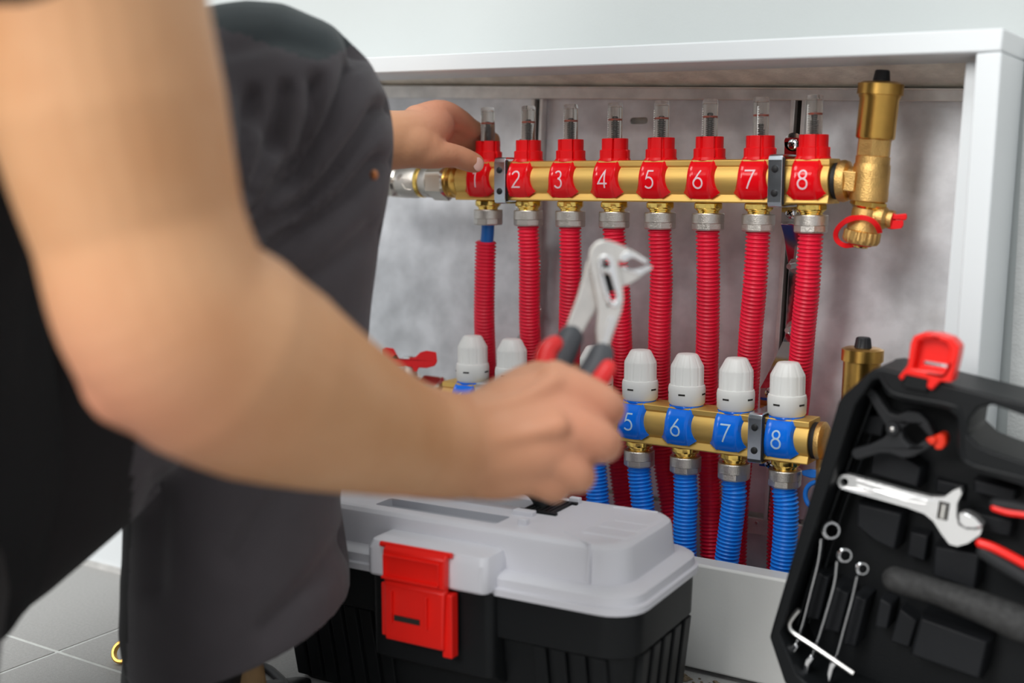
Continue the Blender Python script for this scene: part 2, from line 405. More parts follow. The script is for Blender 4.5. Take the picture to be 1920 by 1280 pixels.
def bar_profile():
    # (y forward negative, z) closed outline of the extruded brass bar
    pr = [(-.0125, .0195), (-.0150, .0185), (-.0150, .0140)]
    pr += [(-.0185*cos(radians(a)), .0185*sin(radians(a))) for a in range(42, -43, -7)]
    pr += [(-.0145, -.0138), (-.0165, -.0185), (-.0160, -.0197)]
    pr += [(.0160, -.0197), (.0165, -.0185), (.0145, -.0138)]
    pr += [(.0185*cos(radians(a)), .0185*sin(radians(a))) for a in range(-42, 43, 7)]
    pr += [(.0150, .0140), (.0150, .0185), (.0125, .0195)]
    return pr
def clip_mesh(x, Y0, Z0, mb):
    # curved saddle: raised plate with border and flared sides
    na = 14; rows = []
    for i in range(na+1):
        t = i/na; ph = radians(72+(-40-72)*t)
        def pt(s, r):
            sag = .0022*(1-(s/.013)**2) if i == na else (.0012*(1-(s/.013)**2) if i == na-1 else 0)
            p = ph-sag/.02
            return V((x+s, Y0-r*cos(p)*1.0, Z0+r*sin(p)))
        wv = .0117+.0007*sin(pi*(1-t))*0
        fl = .0016+.0042*(2*t-.95)**2
        row = [pt(-wv-fl, .0192), pt(-wv, .0232), pt(-wv+.0012, .0238), pt(-wv+.0022, .0230)]
        row += [pt(-wv+.0022+(2*wv-.0044)*k/6, .0230) for k in range(1, 6)]
        row += [pt(wv-.0022, .0230), pt(wv-.0012, .0238), pt(wv, .0232), pt(wv+fl, .0192)]
        rows.append(row)
    # inner side at bar surface to give thickness
    back = [[V((p.x, Y0+(p.y-Y0)*.80, Z0+(p.z-Z0)*.80)) for p in r] for r in rows]
    vs = [p for r in rows for p in r]+[p for r in back for p in r]; n = len(rows[0]); m_ = len(rows); o = n*m_; fs = []
    for i in range(m_-1):
        for j in range(n-1):
            fs.append((i*n+j, i*n+j+1, (i+1)*n+j+1, (i+1)*n+j)); fs.append((o+i*n+j, o+(i+1)*n+j, o+(i+1)*n+j+1, o+i*n+j+1))
    for j in range(n-1):
        fs.append((j, o+j, o+j+1, j+1)); q = (m_-1)*n; fs.append((q+j, q+j+1, o+q+j+1, o+q+j))
    for i in range(m_-1):
        fs.append((i*n, (i+1)*n, o+(i+1)*n, o+i*n)); q = n-1; fs.append((i*n+q, o+i*n+q, o+(i+1)*n+q, (i+1)*n+q))
    mb.add(vs, fs)
def make_clip(parent, x, Y0, Z0, num, m, md, colname):
    mb = MB(); clip_mesh(x, Y0, Z0, mb)
    c = link('number_clip', mb, m, parent, 'glossy %s clip with a printed %d' % (colname, num), smooth=40)
    H = .0165
    def fn(a, b, h):
        z = (b-.5)*H+.0015; r = .0230+(.00035 if h else -.0003); ph = z/.0230
        return V((x-.0010+(a-.3)*H*.92, Y0-r*cos(ph), Z0+r*sin(ph)))
    mb = MB()
    for st in digit_strokes(num): ribbon(mb, st, .095, fn)
    link('digit', mb, md, c, smooth=0)
def connector(parent, x, Y0, zt):
    mb = MB(); mb.lathe([(.0120, 0), (.0138, -.0012), (.0138, -.0052), (.0125, -.0065)], (x, Y0, zt), seg=36, rf=lambda t, i, r: r*hexr(t, 8) if i in (1, 2) else r*.97)
    mb.lathe([(.0112, -.006), (.0112, -.0075), (.0100, -.008), (.0100, -.0095), (.0115, -.010), (.0115, -.0145)], (x, Y0, zt), seg=28)
    c = link('pipe_connector', mb, 'brass_bright', parent, smooth=30)
    mb = MB()
    def rf(t, i, r): return r*hexr(t+.3, 8)*1.02 if i in (5, 6, 7) else r
    mb.lathe([(.0118, -.0098), (.0145, -.0100), (.0150, -.0108), (.0150, -.0190), (.0144, -.0194), (.0149, -.0195), (.0149, -.0245), (.0140, -.0258), (.0108, -.0260)], (x, Y0, zt), seg=48, rf=rf)
    link('union_nut', mb, 'nickel', c, smooth=30)
# ---- upper manifold
um = thing('heating_manifold', 'upper brass heating manifold with red numbered clips and clear flow meters', 'manifold', (-.55, YU, ZU), 'brass heating manifolds')
mb = MB(); pr = bar_profile(); xs = [-.7480, -.3525]
mb.loft([[V((x, YU+p[0], ZU+p[1])) for p in pr] for x in xs]); link('bar', mb, 'brass_bar', um, smooth=28, bevel=.0004)
for i in range(1, 9):
    x = -.7179+.04937*(i-1)
    make_clip(um, x, YU, ZU, i, 'red_clip', 'digit_pink', 'red')
    # collar with slots
    mb = MB(); ang0 = [.9, .5, .35, .7, .45, .2, .6, .5][i-1]
    def rf(t, k, r):
        a = (t+pi/2+ang0) % (pi/3)
        slot = min(a, pi/3-a) < .08
        return r*.78 if slot and 2 <= k <= 8 else r
    mb.lathe([(.0150, .0180), (.0157, .0188), (.0150, .0215), (.0146, .0215), (.0146, .0225), (.0146, .0290), (.0140, .0296), (.0128, .0298), (.0128, .0400), (.0124, .0404), (.0085, .0404), (.0085, .036)], (x, YU, ZU), seg=72, rf=rf)
    c = link('flow_meter_collar', mb, 'red_plastic', um, smooth=30)
    mb = MB(); mb.lathe([(.0072, .036), (.0072, .0715), (.0070, .0735), (.0060, .0745)], (x, YU, ZU), seg=28)
    mb.lathe([(.0056, .0365), (.0056, .0700), (.004, .0712)], (x, YU, ZU), seg=24)
    link('sight_tube', mb, 'clear', c, smooth=40)
    hgt = [.059, .060, .060, .0605, .0595, .061, .050, .057][i-1]
    mb = MB(); prof = [(.0018, .037)]
    z = .038
    while z < hgt-.004: prof += [(.0025, z), (.0025, z+.0008), (.0015, z+.0009), (.0015, z+.0014)]; z += .0017
    prof += [(.0019, hgt), (.0012, hgt+.001)]
    mb.lathe(prof, (x, YU, ZU), seg=14); link('spindle', mb, 'spindle', c, smooth=30)
    mb = MB(); mb.lathe([(.0028, 0), (.0055, 0), (.0055, .0017), (.0028, .0017)], (x, YU, ZU+.0575), seg=22, cap=False); link('indicator_ring', mb, 'orange_ring', c, smooth=30)
    mb = MB()
    for k in range(11):
        zz = ZU+.0405+k*.0019
        mb.box((x+.0018, YU-.0070, zz), (x+.0018+(.0030 if k % 2 == 0 else .0022), YU-.0064, zz+.00045))
    link('scale', mb, 'scale_dark', c, smooth=0)
    mb = MB(); sx = {7: -.0002, 8: -.0035}.get(i, -.0055)
    for k in range(13):
        zz = ZU+.0400+k*.0021; dy = -sqrt(max(0, .0071**2-sx**2))
        mb.box((x+sx-.0005, YU+dy-.0001, zz), (x+sx+(.0012 if k % 2 else .0007), YU+dy+.0006, zz+.0009))
    if i > 6: mb.box((x+sx-.0006, YU-.0073, ZU+.041), (x+sx, YU-.0068, ZU+.066))
    link('scale_mark', mb, 'scale_white', c, smooth=0)
    connector(um, x, YU, ZU-.0197)
# ---- lower manifold
ZL = .2212
lm = thing('heating_manifold', 'lower brass heating manifold with blue numbered clips and white valve caps', 'manifold', (-.56, YL, ZL), 'brass heating manifolds')
mb = MB(); mb.loft([[V((x, YL+p[0], ZL+p[1])) for p in pr] for x in (XL(1)-.029, -.3595)]); link('bar', mb, 'brass_bar', lm, smooth=28, bevel=.0004)
for i in range(1, 9):
    x = XL(i); make_clip(lm, x, YL, ZL, i, 'blue_clip', 'digit_blue', 'blue')
    mb = MB(); mb.lathe([(.0155, .0178), (.0160, .0192), (.0150, .0215), (.0140, .0220)], (x, YL, ZL), seg=40); link('valve_base', mb, 'blue_clip', lm, smooth=30)
    mb = MB(); a0 = i*.37
    def rf(t, k, r):
        if k in (0, 1, 2, 3, 4): return r*(.985+.015*hexr(t+a0, 12)/1.0)
        a = ((t+a0) % (2*pi/12))/(2*pi/12); groove = 1-.035*math.exp(-((a-.5)/.09)**2)-.008*math.exp(-((a-.1)/.05)**2)
        return r*groove if k in (6, 7, 8, 9) else r
    mb.lathe([(.0158, .0205), (.0172, .0225), (.0176, .0350), (.0172, .0380), (.0168, .0392), (.0160, .0395), (.0158, .0400), (.0157, .0560), (.0154, .0575), (.0102, .0672), (.0088, .0684), (.004, .0688)], (x, YL, ZL), seg=96, rf=rf)
    c = link('valve_cap', mb, 'white_plastic', lm, smooth=40)
    mb = MB()
    for da in (-1.35, -.1, 1.3):
        th = -pi/2+da+[.3, .2, 0, .1, .0, .25, -.05, -.1][i-1]; d = V((cos(th), sin(th), 0)); tt = V((-sin(th), cos(th), 0))
        fm = frame(V((x, YL, ZL+.0315))+d*.0171, tt, d, (0, 0, 1)); mb.box((-.0032, 0, -.0008), (.0032, .0005, .0008), fm)
    link('cap_slot', mb, 'dark_gap', c, smooth=0)
    connector(lm, x, YL, ZL-.0197)
# lower end plug
mb = MB(); mb.lathe([(.0150, -.002), (.0165, 0), (.0165, .0045), (.0150, .005)], (-.3595, YL, ZL), (1, 0, 0), 40); link('seal_ring', mb, 'rubber', lm, smooth=40)
mb = MB(); mb.lathe([(.0140, .004), (.0172, .0045), (.0176, .006), (.0176, .0090), (.0150, .011), (.0120, .012)], (-.3595, YL, ZL), (1, 0, 0), 40); link('end_plug', mb, 'brass_cast', lm, smooth=40)

# ============================================================ end fittings
# upper right: cross fitting + automatic air vent + drain valve, leaning about 5 degrees
def vent(root, A, B, full=True):
    """A top of black cap centre, B lower axis point; returns axis"""
    ax = (A-B).normalized(); return ax
A = PY(1655, 131, YU); B = PY(1628, 376, YU); ax = (A-B).normalized()
H = (A-B).length
def hv(py): return H*(376-py)/(376-131)
ev = thing('air_vent', 'tall brass automatic air vent with black cap at right end of upper manifold', 'valve', tuple(B), 'brass air vents')
def lat(name, prof, m, par, rf=None, seg=40, O=None, a=None, sm=35):
    mb = MB(); mb.lathe(prof, O or B, a or ax, seg, rf); return link(name, mb, m, par, smooth=sm)
knurl = lambda t, k, r: r*(1+.012*(1 if int(t*seg_k/(2*pi)) % 2 else -1)) if k in (1, 2) else r
seg_k = 60
def knr(prof, O, a, par, m, z0, z1, r, n=64, rows=7):
    """diamond knurled ring"""
    mb = MB(); P = []
    P.append((r*.90, z0-.0006))
    for q in range(rows+1): P.append((r, z0+(z1-z0)*q/rows))
    P.append((r*.90, z1+.0006))
    def rf(t, k, rr):
        j = int(round(t*n/(2*pi)))
        return rr*(1+(.016 if (j+k) % 2 else -.004)) if 1 <= k <= rows+1 else rr
    mb.lathe(P, O, a, n, rf); return link('knurled_ring', mb, m, par, smooth=20)
lat('vent_body', [(.0145, hv(292)), (.0145, hv(330)), (.0150, hv(375)), (.0150, hv(376))], 'brass_cast', ev)
lat('hex_section', [(.0125, hv(294)), (.0140, hv(291)), (.0140, hv(260)), (.0125, hv(257))], 'brass_cast', ev, rf=lambda t, k, r: r*hexr(t+.35, 6)*1.08 if k in (1, 2) else r, sm=20)
lat('float_chamber', [(.0125, hv(262)), (.0158, hv(259)), (.0164, hv(256)), (.0164, hv(185)), (.0175, hv(181)), (.0175, hv(178))], 'brass_vent', ev)
knr(None, B, ax, ev, 'brass_vent', hv(177), hv(157), .0188)
lat('vent_lid', [(.0182, hv(157)), (.0150, hv(153)), (.0070, hv(151.5))], 'brass_vent', ev)
def fluted(t, k, r): return r*(1-.05*(int(t*48/(2*pi)) % 2))
lat('bleed_cap', [(.0073, hv(153)), (.0071, hv(150)), (.0060, hv(133)), (.0050, hv(131)), (.002, hv(130.8))], 'black_cap', ev, rf=lambda t, k, r: fluted(t, k, r) if k in (1, 2) else r, seg=48, sm=20)
# cross body and side arm
cf = thing('end_cross_fitting', 'cast brass tee joining the upper manifold to its air vent', 'fitting', tuple(B))
C2 = PY(1637, 335, YU)
mb = MB(); mb.lathe([(.0145, 0), (.0158, .001), (.0158, .0045), (.0145, .005)], (-.3525, YU, ZU), (1, 0, 0), 44); link('seal_ring', mb, 'rubber', cf, smooth=40)
mb = MB(); mb.lathe([(.0150, .005), (.0180, .0055), (.0184, .009), (.0172, .0125), (.0130, .0145), (.0120, .018), (.0125, .034)], (-.3525, YU, ZU), (1, 0, 0), 44); link('flange', mb, 'brass_cast', cf, smooth=40)
fm = frame(V((-.3365, YU-.0135, ZU)), (1, 0, -.09), (0, 1, 0), (.09, 0, 1)); mb = MB(); mb.box((-.007, -.001, -.0085), (.0065, .012, .0085), fm); link('wrench_flat', mb, 'brass_cast', cf, smooth=0, bevel=.0008)
lat('cross_body', [(.0125, hv(300)), (.0153, hv(308)), (.0158, hv(322)), (.0158, hv(352)), (.0162, hv(362)), (.0162, hv(376)), (.0145, hv(378))], 'brass_cast', cf)
# drain valve
dv = thing('drain_valve', 'small brass drain valve with red wing handle and red strap under the tee', 'valve', tuple(PY(1615, 455, YU)))
A2 = PY(1629, 376, YU); B2 = PY(1612, 460, YU); ax2 = (B2-A2).normalized(); H2 = (B2-A2).length
hd = lambda py: H2*(py-376)/84
lat('hex_neck', [(.0135, hd(376)), (.0152, hd(377)), (.0152, hd(386)), (.0128, hd(390))], 'brass_bright', dv, rf=lambda t, k, r: r*hexr(t, 6)*1.05 if k in (1, 2) else r, O=A2, a=ax2, sm=20)
lat('valve_body', [(.0120, hd(388)), (.0120, hd(392)), (.0124, hd(396)), (.0124, hd(415)), (.0138, hd(425)), (.0138, hd(433))], 'brass_cast', dv, O=A2, a=ax2)
lat('hose_cap', [(.0135, hd(431)), (.0158, hd(433)), (.0160, hd(449)), (.0145, hd(455)), (.0120, hd(457))], 'brass_cast', dv, rf=lambda t, k, r: r*(1-.07*(int(t*18/(2*pi)*2) % 2)) if k in (1, 2) else r, O=A2, a=ax2, seg=72, sm=25)
lat('cap_tip', [(.0085, hd(455)), (.0080, hd(458)), (.0070, hd(463)), (.004, hd(465))], 'brass_bright', dv, O=A2, a=ax2)
lat('strap_washer', [(.0085, hd(454)), (.0098, hd(455)), (.0098, hd(459)), (.0080, hd(460))], 'red_plastic', dv, O=A2, a=ax2)
# strap: loops from neck over the front left round to the cap tip
sp = [PY(1650, 436, -.098), PY(1645, 424, -.103), PY(1634, 413, -.106), PY(1618, 408, -.107), PY(1600, 409, -.106), PY(1585, 415, -.102), PY(1572, 427, -.096), PY(1567, 440, -.092), PY(1571, 452, -.09), PY(1584, 460, -.09), PY(1600, 459, -.093), PY(1612, 458, -.097)]
sp = smooth_path(sp, 5); mb = MB(); rings = []
for i, p in enumerate(sp):
    t = (sp[min(i+1, len(sp)-1)]-sp[max(i-1, 0)]).normalized(); n = V((0, 1, 0)); b = t.cross(n).normalized(); n = b.cross(t)
    ww = .0022 if 20 > i or i > 24 else .0026
    rings.append([p+b*ww*a_+n*c_*.0010 for a_, c_ in ((-1, -1), (1, -1), (1, 1), (-1, 1))])
mb.loft(rings); link('strap', mb, 'red_plastic', dv, smooth=40, bevel=.0004)
# side stem & wing handle
Wp = PY(1650, 408, YU); Wq = PY(1668, 411, YU)
mb = MB(); mb.lathe([(.0100, -.004), (.0098, .004), (.0075, .007), (.0080, .0075), (.0080, .0115)], Wp, (Wq-Wp), 24); link('stem', mb, 'brass_cast', dv, smooth=35)
mb = MB()
wo1 = [(1660, 398), (1672, 397), (1680, 402), (1699, 400), (1701, 403), (1700, 411), (1697, 413), (1680, 412), (1674, 418), (1664, 412)]
wo2 = [(1664, 412), (1676, 413), (1694, 413), (1694, 422), (1691, 428), (1672, 430), (1664, 428)]
for o_ in (wo1, wo2): mb.prism([o_], lambda a, b, k: PY(a, b, YU+(-.004 if k == 0 else .003)))
link('wing_handle', mb, 'red_plastic', dv, smooth=30, bevel=.0008)
# lower right air vent
A3 = PY(1619, 633, YL-.005); ax3 = V((.02, 0, 1)).normalized(); 
lv = thing('air_vent', 'shorter brass air vent with black cap behind the open tool case', 'valve', tuple(A3-ax3*.09), 'brass air vents')
O3 = A3-ax3*.09
lat('float_chamber', [(.0130, 0), (.0158, .002), (.0158, .068), (.0168, .070)], 'brass_vent', lv, O=O3, a=ax3)
knr(None, O3, ax3, lv, 'brass_vent', .0700, .0800, .0175)
lat('vent_lid', [(.0170, .0800), (.0150, .0812), (.0070, .0816)], 'brass_vent', lv, O=O3, a=ax3)
lat('bleed_cap', [(.0076, .0810), (.0074, .0820), (.0062, .0895), (.0052, .0905), (.002, .0906)], 'black_cap', lv, rf=lambda t, k, r: fluted(t, k, r) if k in (1, 2) else r, seg=48, O=O3, a=ax3, sm=20)
lat('vent_stem', [(.0105, -.045), (.0105, .002)], 'brass_cast', lv, O=O3, a=ax3)
mb = MB(); mb.lathe([(.010, 0), (.0105, .022)], O3-ax3*.035-V((.030, 0, 0)), (1, 0, 0), 24); link('side_arm', mb, 'brass_cast', lv)
# blue wing handle of the lower drain valve
bh = thing('drain_valve', 'blue drain valve wing and cap strap peeking out left of the tool case', 'valve', tuple(PY(1520, 915, YL)))
mb = MB(); mb.prism([[(1503, 882), (1520, 879), (1535, 881), (1535, 896), (1520, 896), (1505, 891)]], lambda a, b, k: PY(a, b, YL+(-.006 if k == 0 else .002))); link('wing_handle', mb, 'blue_plastic', bh, smooth=30, bevel=.001)
mb = MB(); mb.tube(smooth_path([PY(a, b, YL-.004) for a, b in ((1534, 903), (1522, 906), (1513, 915), (1510, 928), (1514, 942), (1524, 952), (1536, 955))], 4), .0022, 10); link('strap', mb, 'blue_plastic', bh)
mb = MB(); mb.lathe([(.010, -.024), (.0125, -.022), (.0125, .030)], PY(1555, 920, YL), (0, 0, 1), 24); link('valve_body', mb, 'brass_cast', bh)

# upper left: nickel ball valve (lathe along X)
bv = thing('ball_valve', 'nickel ball valve with hex nut at the left end of the upper manifold', 'valve', (-.79, YU, ZU))
xv = lambda px: PY(px, 348, YU).x
Ov = V((0, YU, ZU-.001))
def latx(name, prof, m, par, rf=None, seg=48, sm=30, O=Ov):
    mb = MB(); mb.lathe([(r, xv(px)) for px, r in prof], O, (1, 0, 0), seg, rf); return link(name, mb, m, par, smooth=sm)
latx('threaded_tail', [(838, .0135), (842, .0172), (848, .0160), (852, .0172), (857, .0160), (862, .0168), (868, .0160)], 'brass_vent', bv)
latx('union_nut', [(812, .0150), (815, .0185), (842, .0190), (845, .0165)], 'nickel_smooth', bv, rf=lambda t, k, r: r*hexr(t+.5, 6)*1.08 if k in (1, 2) else r, sm=18)
latx('union_collar', [(796, .0150), (800, .0168), (813, .0172), (814, .015)], 'nickel', bv)
latx('brass_band', [(790, .0150), (791, .0170), (797, .0172), (798, .015)], 'brass_bright', bv)
latx('valve_body', [(748, .0140), (752, .0150), (760, .0176), (782, .0178), (790, .0165)], 'nickel', bv)
latx('hex_end', [(722, .0150), (732, .0180), (748, .0182), (753, .0150)], 'nickel_smooth', bv, rf=lambda t, k, r: r*hexr(t+.1, 6)*1.06 if k in (1, 2) else r, sm=18)
latx('tail_pipe', [(660, .0145), (705, .0150), (724, .0150)], 'nickel', bv)
mb = MB(); cc = V((xv(771), YU-.0180, ZU+.002))
for r0 in (.0052, .0034, .0018):
    pts = [cc+V((r0*cos(a), .0012*abs(sin(a)), r0*sin(a))) for a in [radians(k) for k in range(0, 331, 30)]]; mb.tube(pts, .00035, 6)
mb.tube([V((xv(772), YU-.0178, ZU-.003)), V((xv(778), YU-.0165, ZU-.009)), V((xv(787), YU-.0150, ZU-.010))], .0004, 6)
link('embossed_ring', mb, 'nickel', bv)
# lower left: ball valve with red butterfly handle
bl = thing('ball_valve', 'nickel ball valve with red butterfly handle at lower left behind the forearm', 'valve', (-.80, YL, ZL))
xw = lambda px: PY(px, 715, YL).x
def latw(name, prof, m, rf=None, sm=30):
    mb = MB(); mb.lathe([(r, xw(px)) for px, r in prof], V((0, YL, ZL)), (1, 0, 0), 40, rf); return link(name, mb, m, bl, smooth=sm)
latw('valve_body', [(735, .0150), (745, .0178), (785, .0178), (795, .0160)], 'nickel')
latw('union_nut', [(792, .0150), (796, .0200), (830, .0204), (834, .0165)], 'nickel_smooth', rf=lambda t, k, r: r*hexr(t+.5, 6)*1.05 if k in (1, 2) else r, sm=18)
latw('tail_pipe', [(690, .0145), (737, .0150)], 'nickel')
hz = PY(768, 690, YL)
lat('stem', [(.0085, -.045), (.0085, -.002), (.0072, 0), (.0072, .003)], 'nickel', bl, O=hz, a=(0, 0, 1))
mb = MB()
for o_ in ([(716, 655), (724, 651), (738, 653), (748, 672), (776, 672), (788, 660), (800, 657), (818, 660), (820, 678), (815, 686), (800, 690), (785, 689), (782, 697), (776, 697), (773, 688), (752, 688), (740, 690), (722, 682), (716, 670)],):
    mb.prism([o_], lambda a, b, k: PY(a, b, YL+(-.007 if k == 0 else .006)))
link('butterfly_handle', mb, 'red_plastic', bl, smooth=30, bevel=.0015)
lat('handle_nut', [(.0066, .003), (.0072, .0035), (.0072, .012), (.0060, .0128), (.003, .013)], 'chrome', bl, rf=lambda t, k, r: r*hexr(t, 6)*1.06 if k in (1, 2) else r, O=hz+V((0, 0, .001)), a=(0, 0, 1), sm=18)

# ============================================================ brackets
def strip(path, par, name, m, th=.0016):
    """path (Y, Z, Xcentre, halfwidth) swept metal strip"""
    mb = MB(); n = len(path); rings = []
    for i, (y, z, x, hw) in enumerate(path):
        a = path[max(i-1, 0)]; b = path[min(i+1, n-1)]; t = V((0, b[0]-a[0], b[1]-a[1])).normalized(); nn = V((0, -t.z, t.y))*th/2
        c = V((x, y, z)); rings.append([c+V((-hw, 0, 0))-nn, c+V((hw, 0, 0))-nn, c+V((hw, 0, 0))+nn, c+V((-hw, 0, 0))+nn])
    mb.loft(rings); return link(name, mb, m, par, smooth=20, bevel=.0004)
def screw(par, c, name='screw', r=.0052, m='chrome'):
    mb = MB(); mb.lathe([(r, .003), (r, .0012), (r*.8, -.0004), (r*.35, -.0010)], c, (0, 1, 0), 20); s = link(name, mb, m, par, smooth=40)
    mb = MB()
    for a in (.6, .6+pi/2):
        fm = frame(c, (cos(a), 0, sin(a)), (0, 1, 0), (-sin(a), 0, cos(a))); mb.box((-r*.55, -.0013, -r*.11), (r*.55, -.0006, r*.11), fm)
    link('cross_slot', mb, 'dark_gap', s, smooth=0)
def bracket(lab, xu, xm, xl, lowx):
    t = thing('pipe_bracket', lab, 'bracket', (xm, -.02, .3), 'chromed manifold brackets')
    # step-bent carrier behind the bars
    strip([(-.050, .487, xu, .0085), (-.050, .470, xu, .0085), (-.050, .411, xu-.001, .0088), (-.044, .404, xu-.001, .0088), (-.040, .399, xu-.0015, .0085), (-.018, .372, xm, .0066), (-.016, .366, xm, .0066), (-.016, .302, xm-.002, .0066),
           (-.018, .296, xm-.003, .007), (-.045, .268, xl+.003, .0100), (-.055, .256, xl+.001, .0108), (-.055, .245, xl, .0100), (-.055, .180, xl, .0092)], t, 'carrier', 'chrome')
    mb = MB(); mb.lathe([(.0085, 0), (.0085, .0016)], (xu, -.0508, .4865), (0, 1, 0), 28); link('ear', mb, 'chrome', t, smooth=40)
    screw(t, V((xu, -.053, .484))); screw(t, V((xu, -.053, .4215))); screw(t, V((xl, -.058, .252))); screw(t, V((xl+.002, -.058, .1835)))
    for z, y in ((.371, -.0175), (.310, -.0175)):
        c = V((xm+.0010, y, z))
        mb = MB(); mb.lathe([(.0080, 0), (.0080, -.0012)], c, (0, 1, 0), 24); link('washer', mb, 'steel', t)
        mb = MB(); mb.lathe([(.0058, -.001), (.0062, -.0018), (.0062, -.0055), (.0052, -.0062)], c, (0, 1, 0), 24, rf=lambda th, k, r: r*hexr(th+.2, 6)*1.05); link('nut', mb, 'steel', t, smooth=20)
        mb = MB(); P = [(.0030, 0)]
        for k in range(12): P += [(.0031, -.0060-k*.0011), (.0027, -.0066-k*.0011)]
        P.append((.0022, -.0195)); mb.lathe(P, c, (0, 1, 0), 16); link('stud', mb, 'steel', t, smooth=25)
    return t
bR = bracket('chromed step bracket between valves 7 and 8 on the right', -.4055, -.4120, -.4190, 0)
bL = bracket('chromed step bracket by valves 1 and 2 on the left', -.7000, -.7060, -.7145, 0)
def clamp(x, Y0, Z0, lab, hw=.0065):
    t = thing('pipe_clamp', lab, 'clamp', (x, Y0, Z0), 'zinc pipe clamps')
    strip([(Y0+.034, Z0+.0225, x, hw), (Y0-.0205, Z0+.0225, x, hw), (Y0-.0225, Z0+.0215, x, hw), (Y0-.0238, Z0+.0185, x, hw), (Y0-.0238, Z0-.0185, x, hw), (Y0-.0225, Z0-.0215, x, hw), (Y0-.0205, Z0-.0222, x, hw), (Y0+.034, Z0-.0222, x, hw)], t, 'strap', 'zinc_clamp')
    strip([(Y0-.0205, Z0+.0205, x+.0012, hw), (Y0-.0212, Z0+.018, x+.0012, hw), (Y0-.0212, Z0-.018, x+.0012, hw), (Y0-.0205, Z0-.0205, x+.0012, hw)], t, 'rubber_liner', 'rubber', .0022)
    for dz in (.0105, -.0105):
        mb = MB(); mb.lathe([(.0032, .001), (.0032, -.0008), (.0024, -.0016), (.001, -.0019)], (x, Y0-.0244, Z0+dz), (0, 1, 0), 18); link('rivet', mb, 'rubber', t, smooth=40)
    return t
clamp(-.6870-.0005, YU, ZU, 'zinc clamp on the upper manifold beside red clip 2')
clamp(PY(1453, 338, YU-.024).x, YU, ZU, 'zinc clamp on the upper manifold between red clips 7 and 8')
clamp(PY(1415, 820, YL-.024).x, YL, ZL, 'zinc clamp on the lower manifold between blue clips 7 and 8')
clamp(XL(1)+.0265, YL, ZL, 'zinc clamp on the lower manifold by blue clip 1, hidden by the hand')

# ============================================================ white cover panel standing on the floor at left
cp = thing('cover_panel', 'loose white cabinet cover standing on the floor behind the trouser leg', 'panel', (-1.3, -.245, 0))
mb = MB(); mb.prism([[(-1.75, .0), (-1.01, .0), (-1.01, .32), (-1.75, .32)]], XZ(-.245, -.227)); link('sheet', mb, 'lacquer', cp, smooth=0, bevel=.002)
mb = MB(); mb.box((-1.75, -.248, .0), (-1.01, -.2455, .007)); link('edge_strip', mb, 'galvanized_strip', cp, smooth=0)
# debris along the foot of the cabinet
mb = MB()
for i in range(60):
    x = -.50+random.random()*.14; y = -.158-random.random()*.014; r = .0008+random.random()*.002
    mb.ball((x, y, r*.5), r, 5, (1.6, 1, .6))
tag(link('plaster_crumbs', mb, 'debris', None, kind='stuff'), 'brown crumbs and dust along the floor joint by the toolbox', 'debris')

# ============================================================ toolbox
PRt = PZ(1150, 1158, .124); PLt = PZ(650, 1062, .124); ex = (PRt-PLt).normalized(); ey = V((-ex.y, ex.x, 0))
TB = frame((PRt.x, PRt.y, 0), ex, ey, (0, 0, 1))
tb = thing('toolbox', 'small black toolbox with light grey lid and red latch standing on the floor', 'toolbox', tuple(TB @ V((-.16, .08, 0))))
def rr(x0, x1, y0, y1, r, z, n=6): return [TB @ V((a, b, z)) for a, b in rrect(x0, x1, y0, y1, r, n)]
X0, X1t, Y0t, Y1t = -.360, .016, 0, .160
def ins(d, z, r=.030): return rr(X0+d, X1t-d, Y0t+d, Y1t-d, max(.006, r-d*.5), z)
mb = MB(); mb.loft([rr(-.326, -.004, .030, .135, .012, .0), rr(-.331, -.001, .027, .137, .015, .004), rr(-.345, .006, .013, .147, .02, .090), rr(-.345, .006, .013, .147, .02, .1225)])
body = link('body', mb, 'box_black', tb, smooth=35)
mb = MB(); mb.loft([ins(.0075, .0860), ins(.0045, .088), ins(.0035, .1225)]); link('rim_band', mb, 'box_black', tb, smooth=35)
# vertical ribs on front and right side
def taperbox(xa, xb, ya, yb, z0, z1, side, m, name):
    mb = MB()
    dx = .0075; 
    if side == 'front':
        vs = [TB @ V(p) for p in ((xa, ya+.0165, z0), (xb, ya+.0165, z0), (xb, yb+.0165, z0), (xa, yb+.0165, z0), (xa, ya, z1), (xb, ya, z1), (xb, yb, z1), (xa, yb, z1))]
    else:
        vs = [TB @ V(p) for p in ((xa-.0085, ya, z0), (xb-.0085, ya, z0), (xb-.0085, yb, z0), (xa-.0085, yb, z0), (xa, ya, z1), (xb, ya, z1), (xb, yb, z1), (xa, yb, z1))]
    mb.add(vs, [(0, 1, 2, 3), (4, 5, 6, 7), (0, 1, 5, 4), (1, 2, 6, 5), (2, 3, 7, 6), (3, 0, 4, 7)])
    link(name, mb, m, tb, smooth=0, bevel=.0012)
for i in range(7):
    x = -.328+i*.0165; taperbox(x, x+.0125, .0085, .016, .004, .0850, 'front', 'box_black', 'rib')
for i in range(4):
    x = -.075+i*.0175; taperbox(x, x+.012, .0085, .016, .004, .0850, 'front', 'box_black', 'rib')
for i in range(5):
    y = .034+i*.022; taperbox(.003, .0108, y, y+.0145, .004, .0850, 'right', 'box_black', 'rib')
mb = MB(); mb.loft([rr(-.222, -.104, .013, .05, .008, .045), rr(-.222, -.104, -.004, .05, .008, .055), rr(-.222, -.104, -.005, .05, .008, .125)]); link('latch_boss', mb, 'box_black', tb, smooth=35)
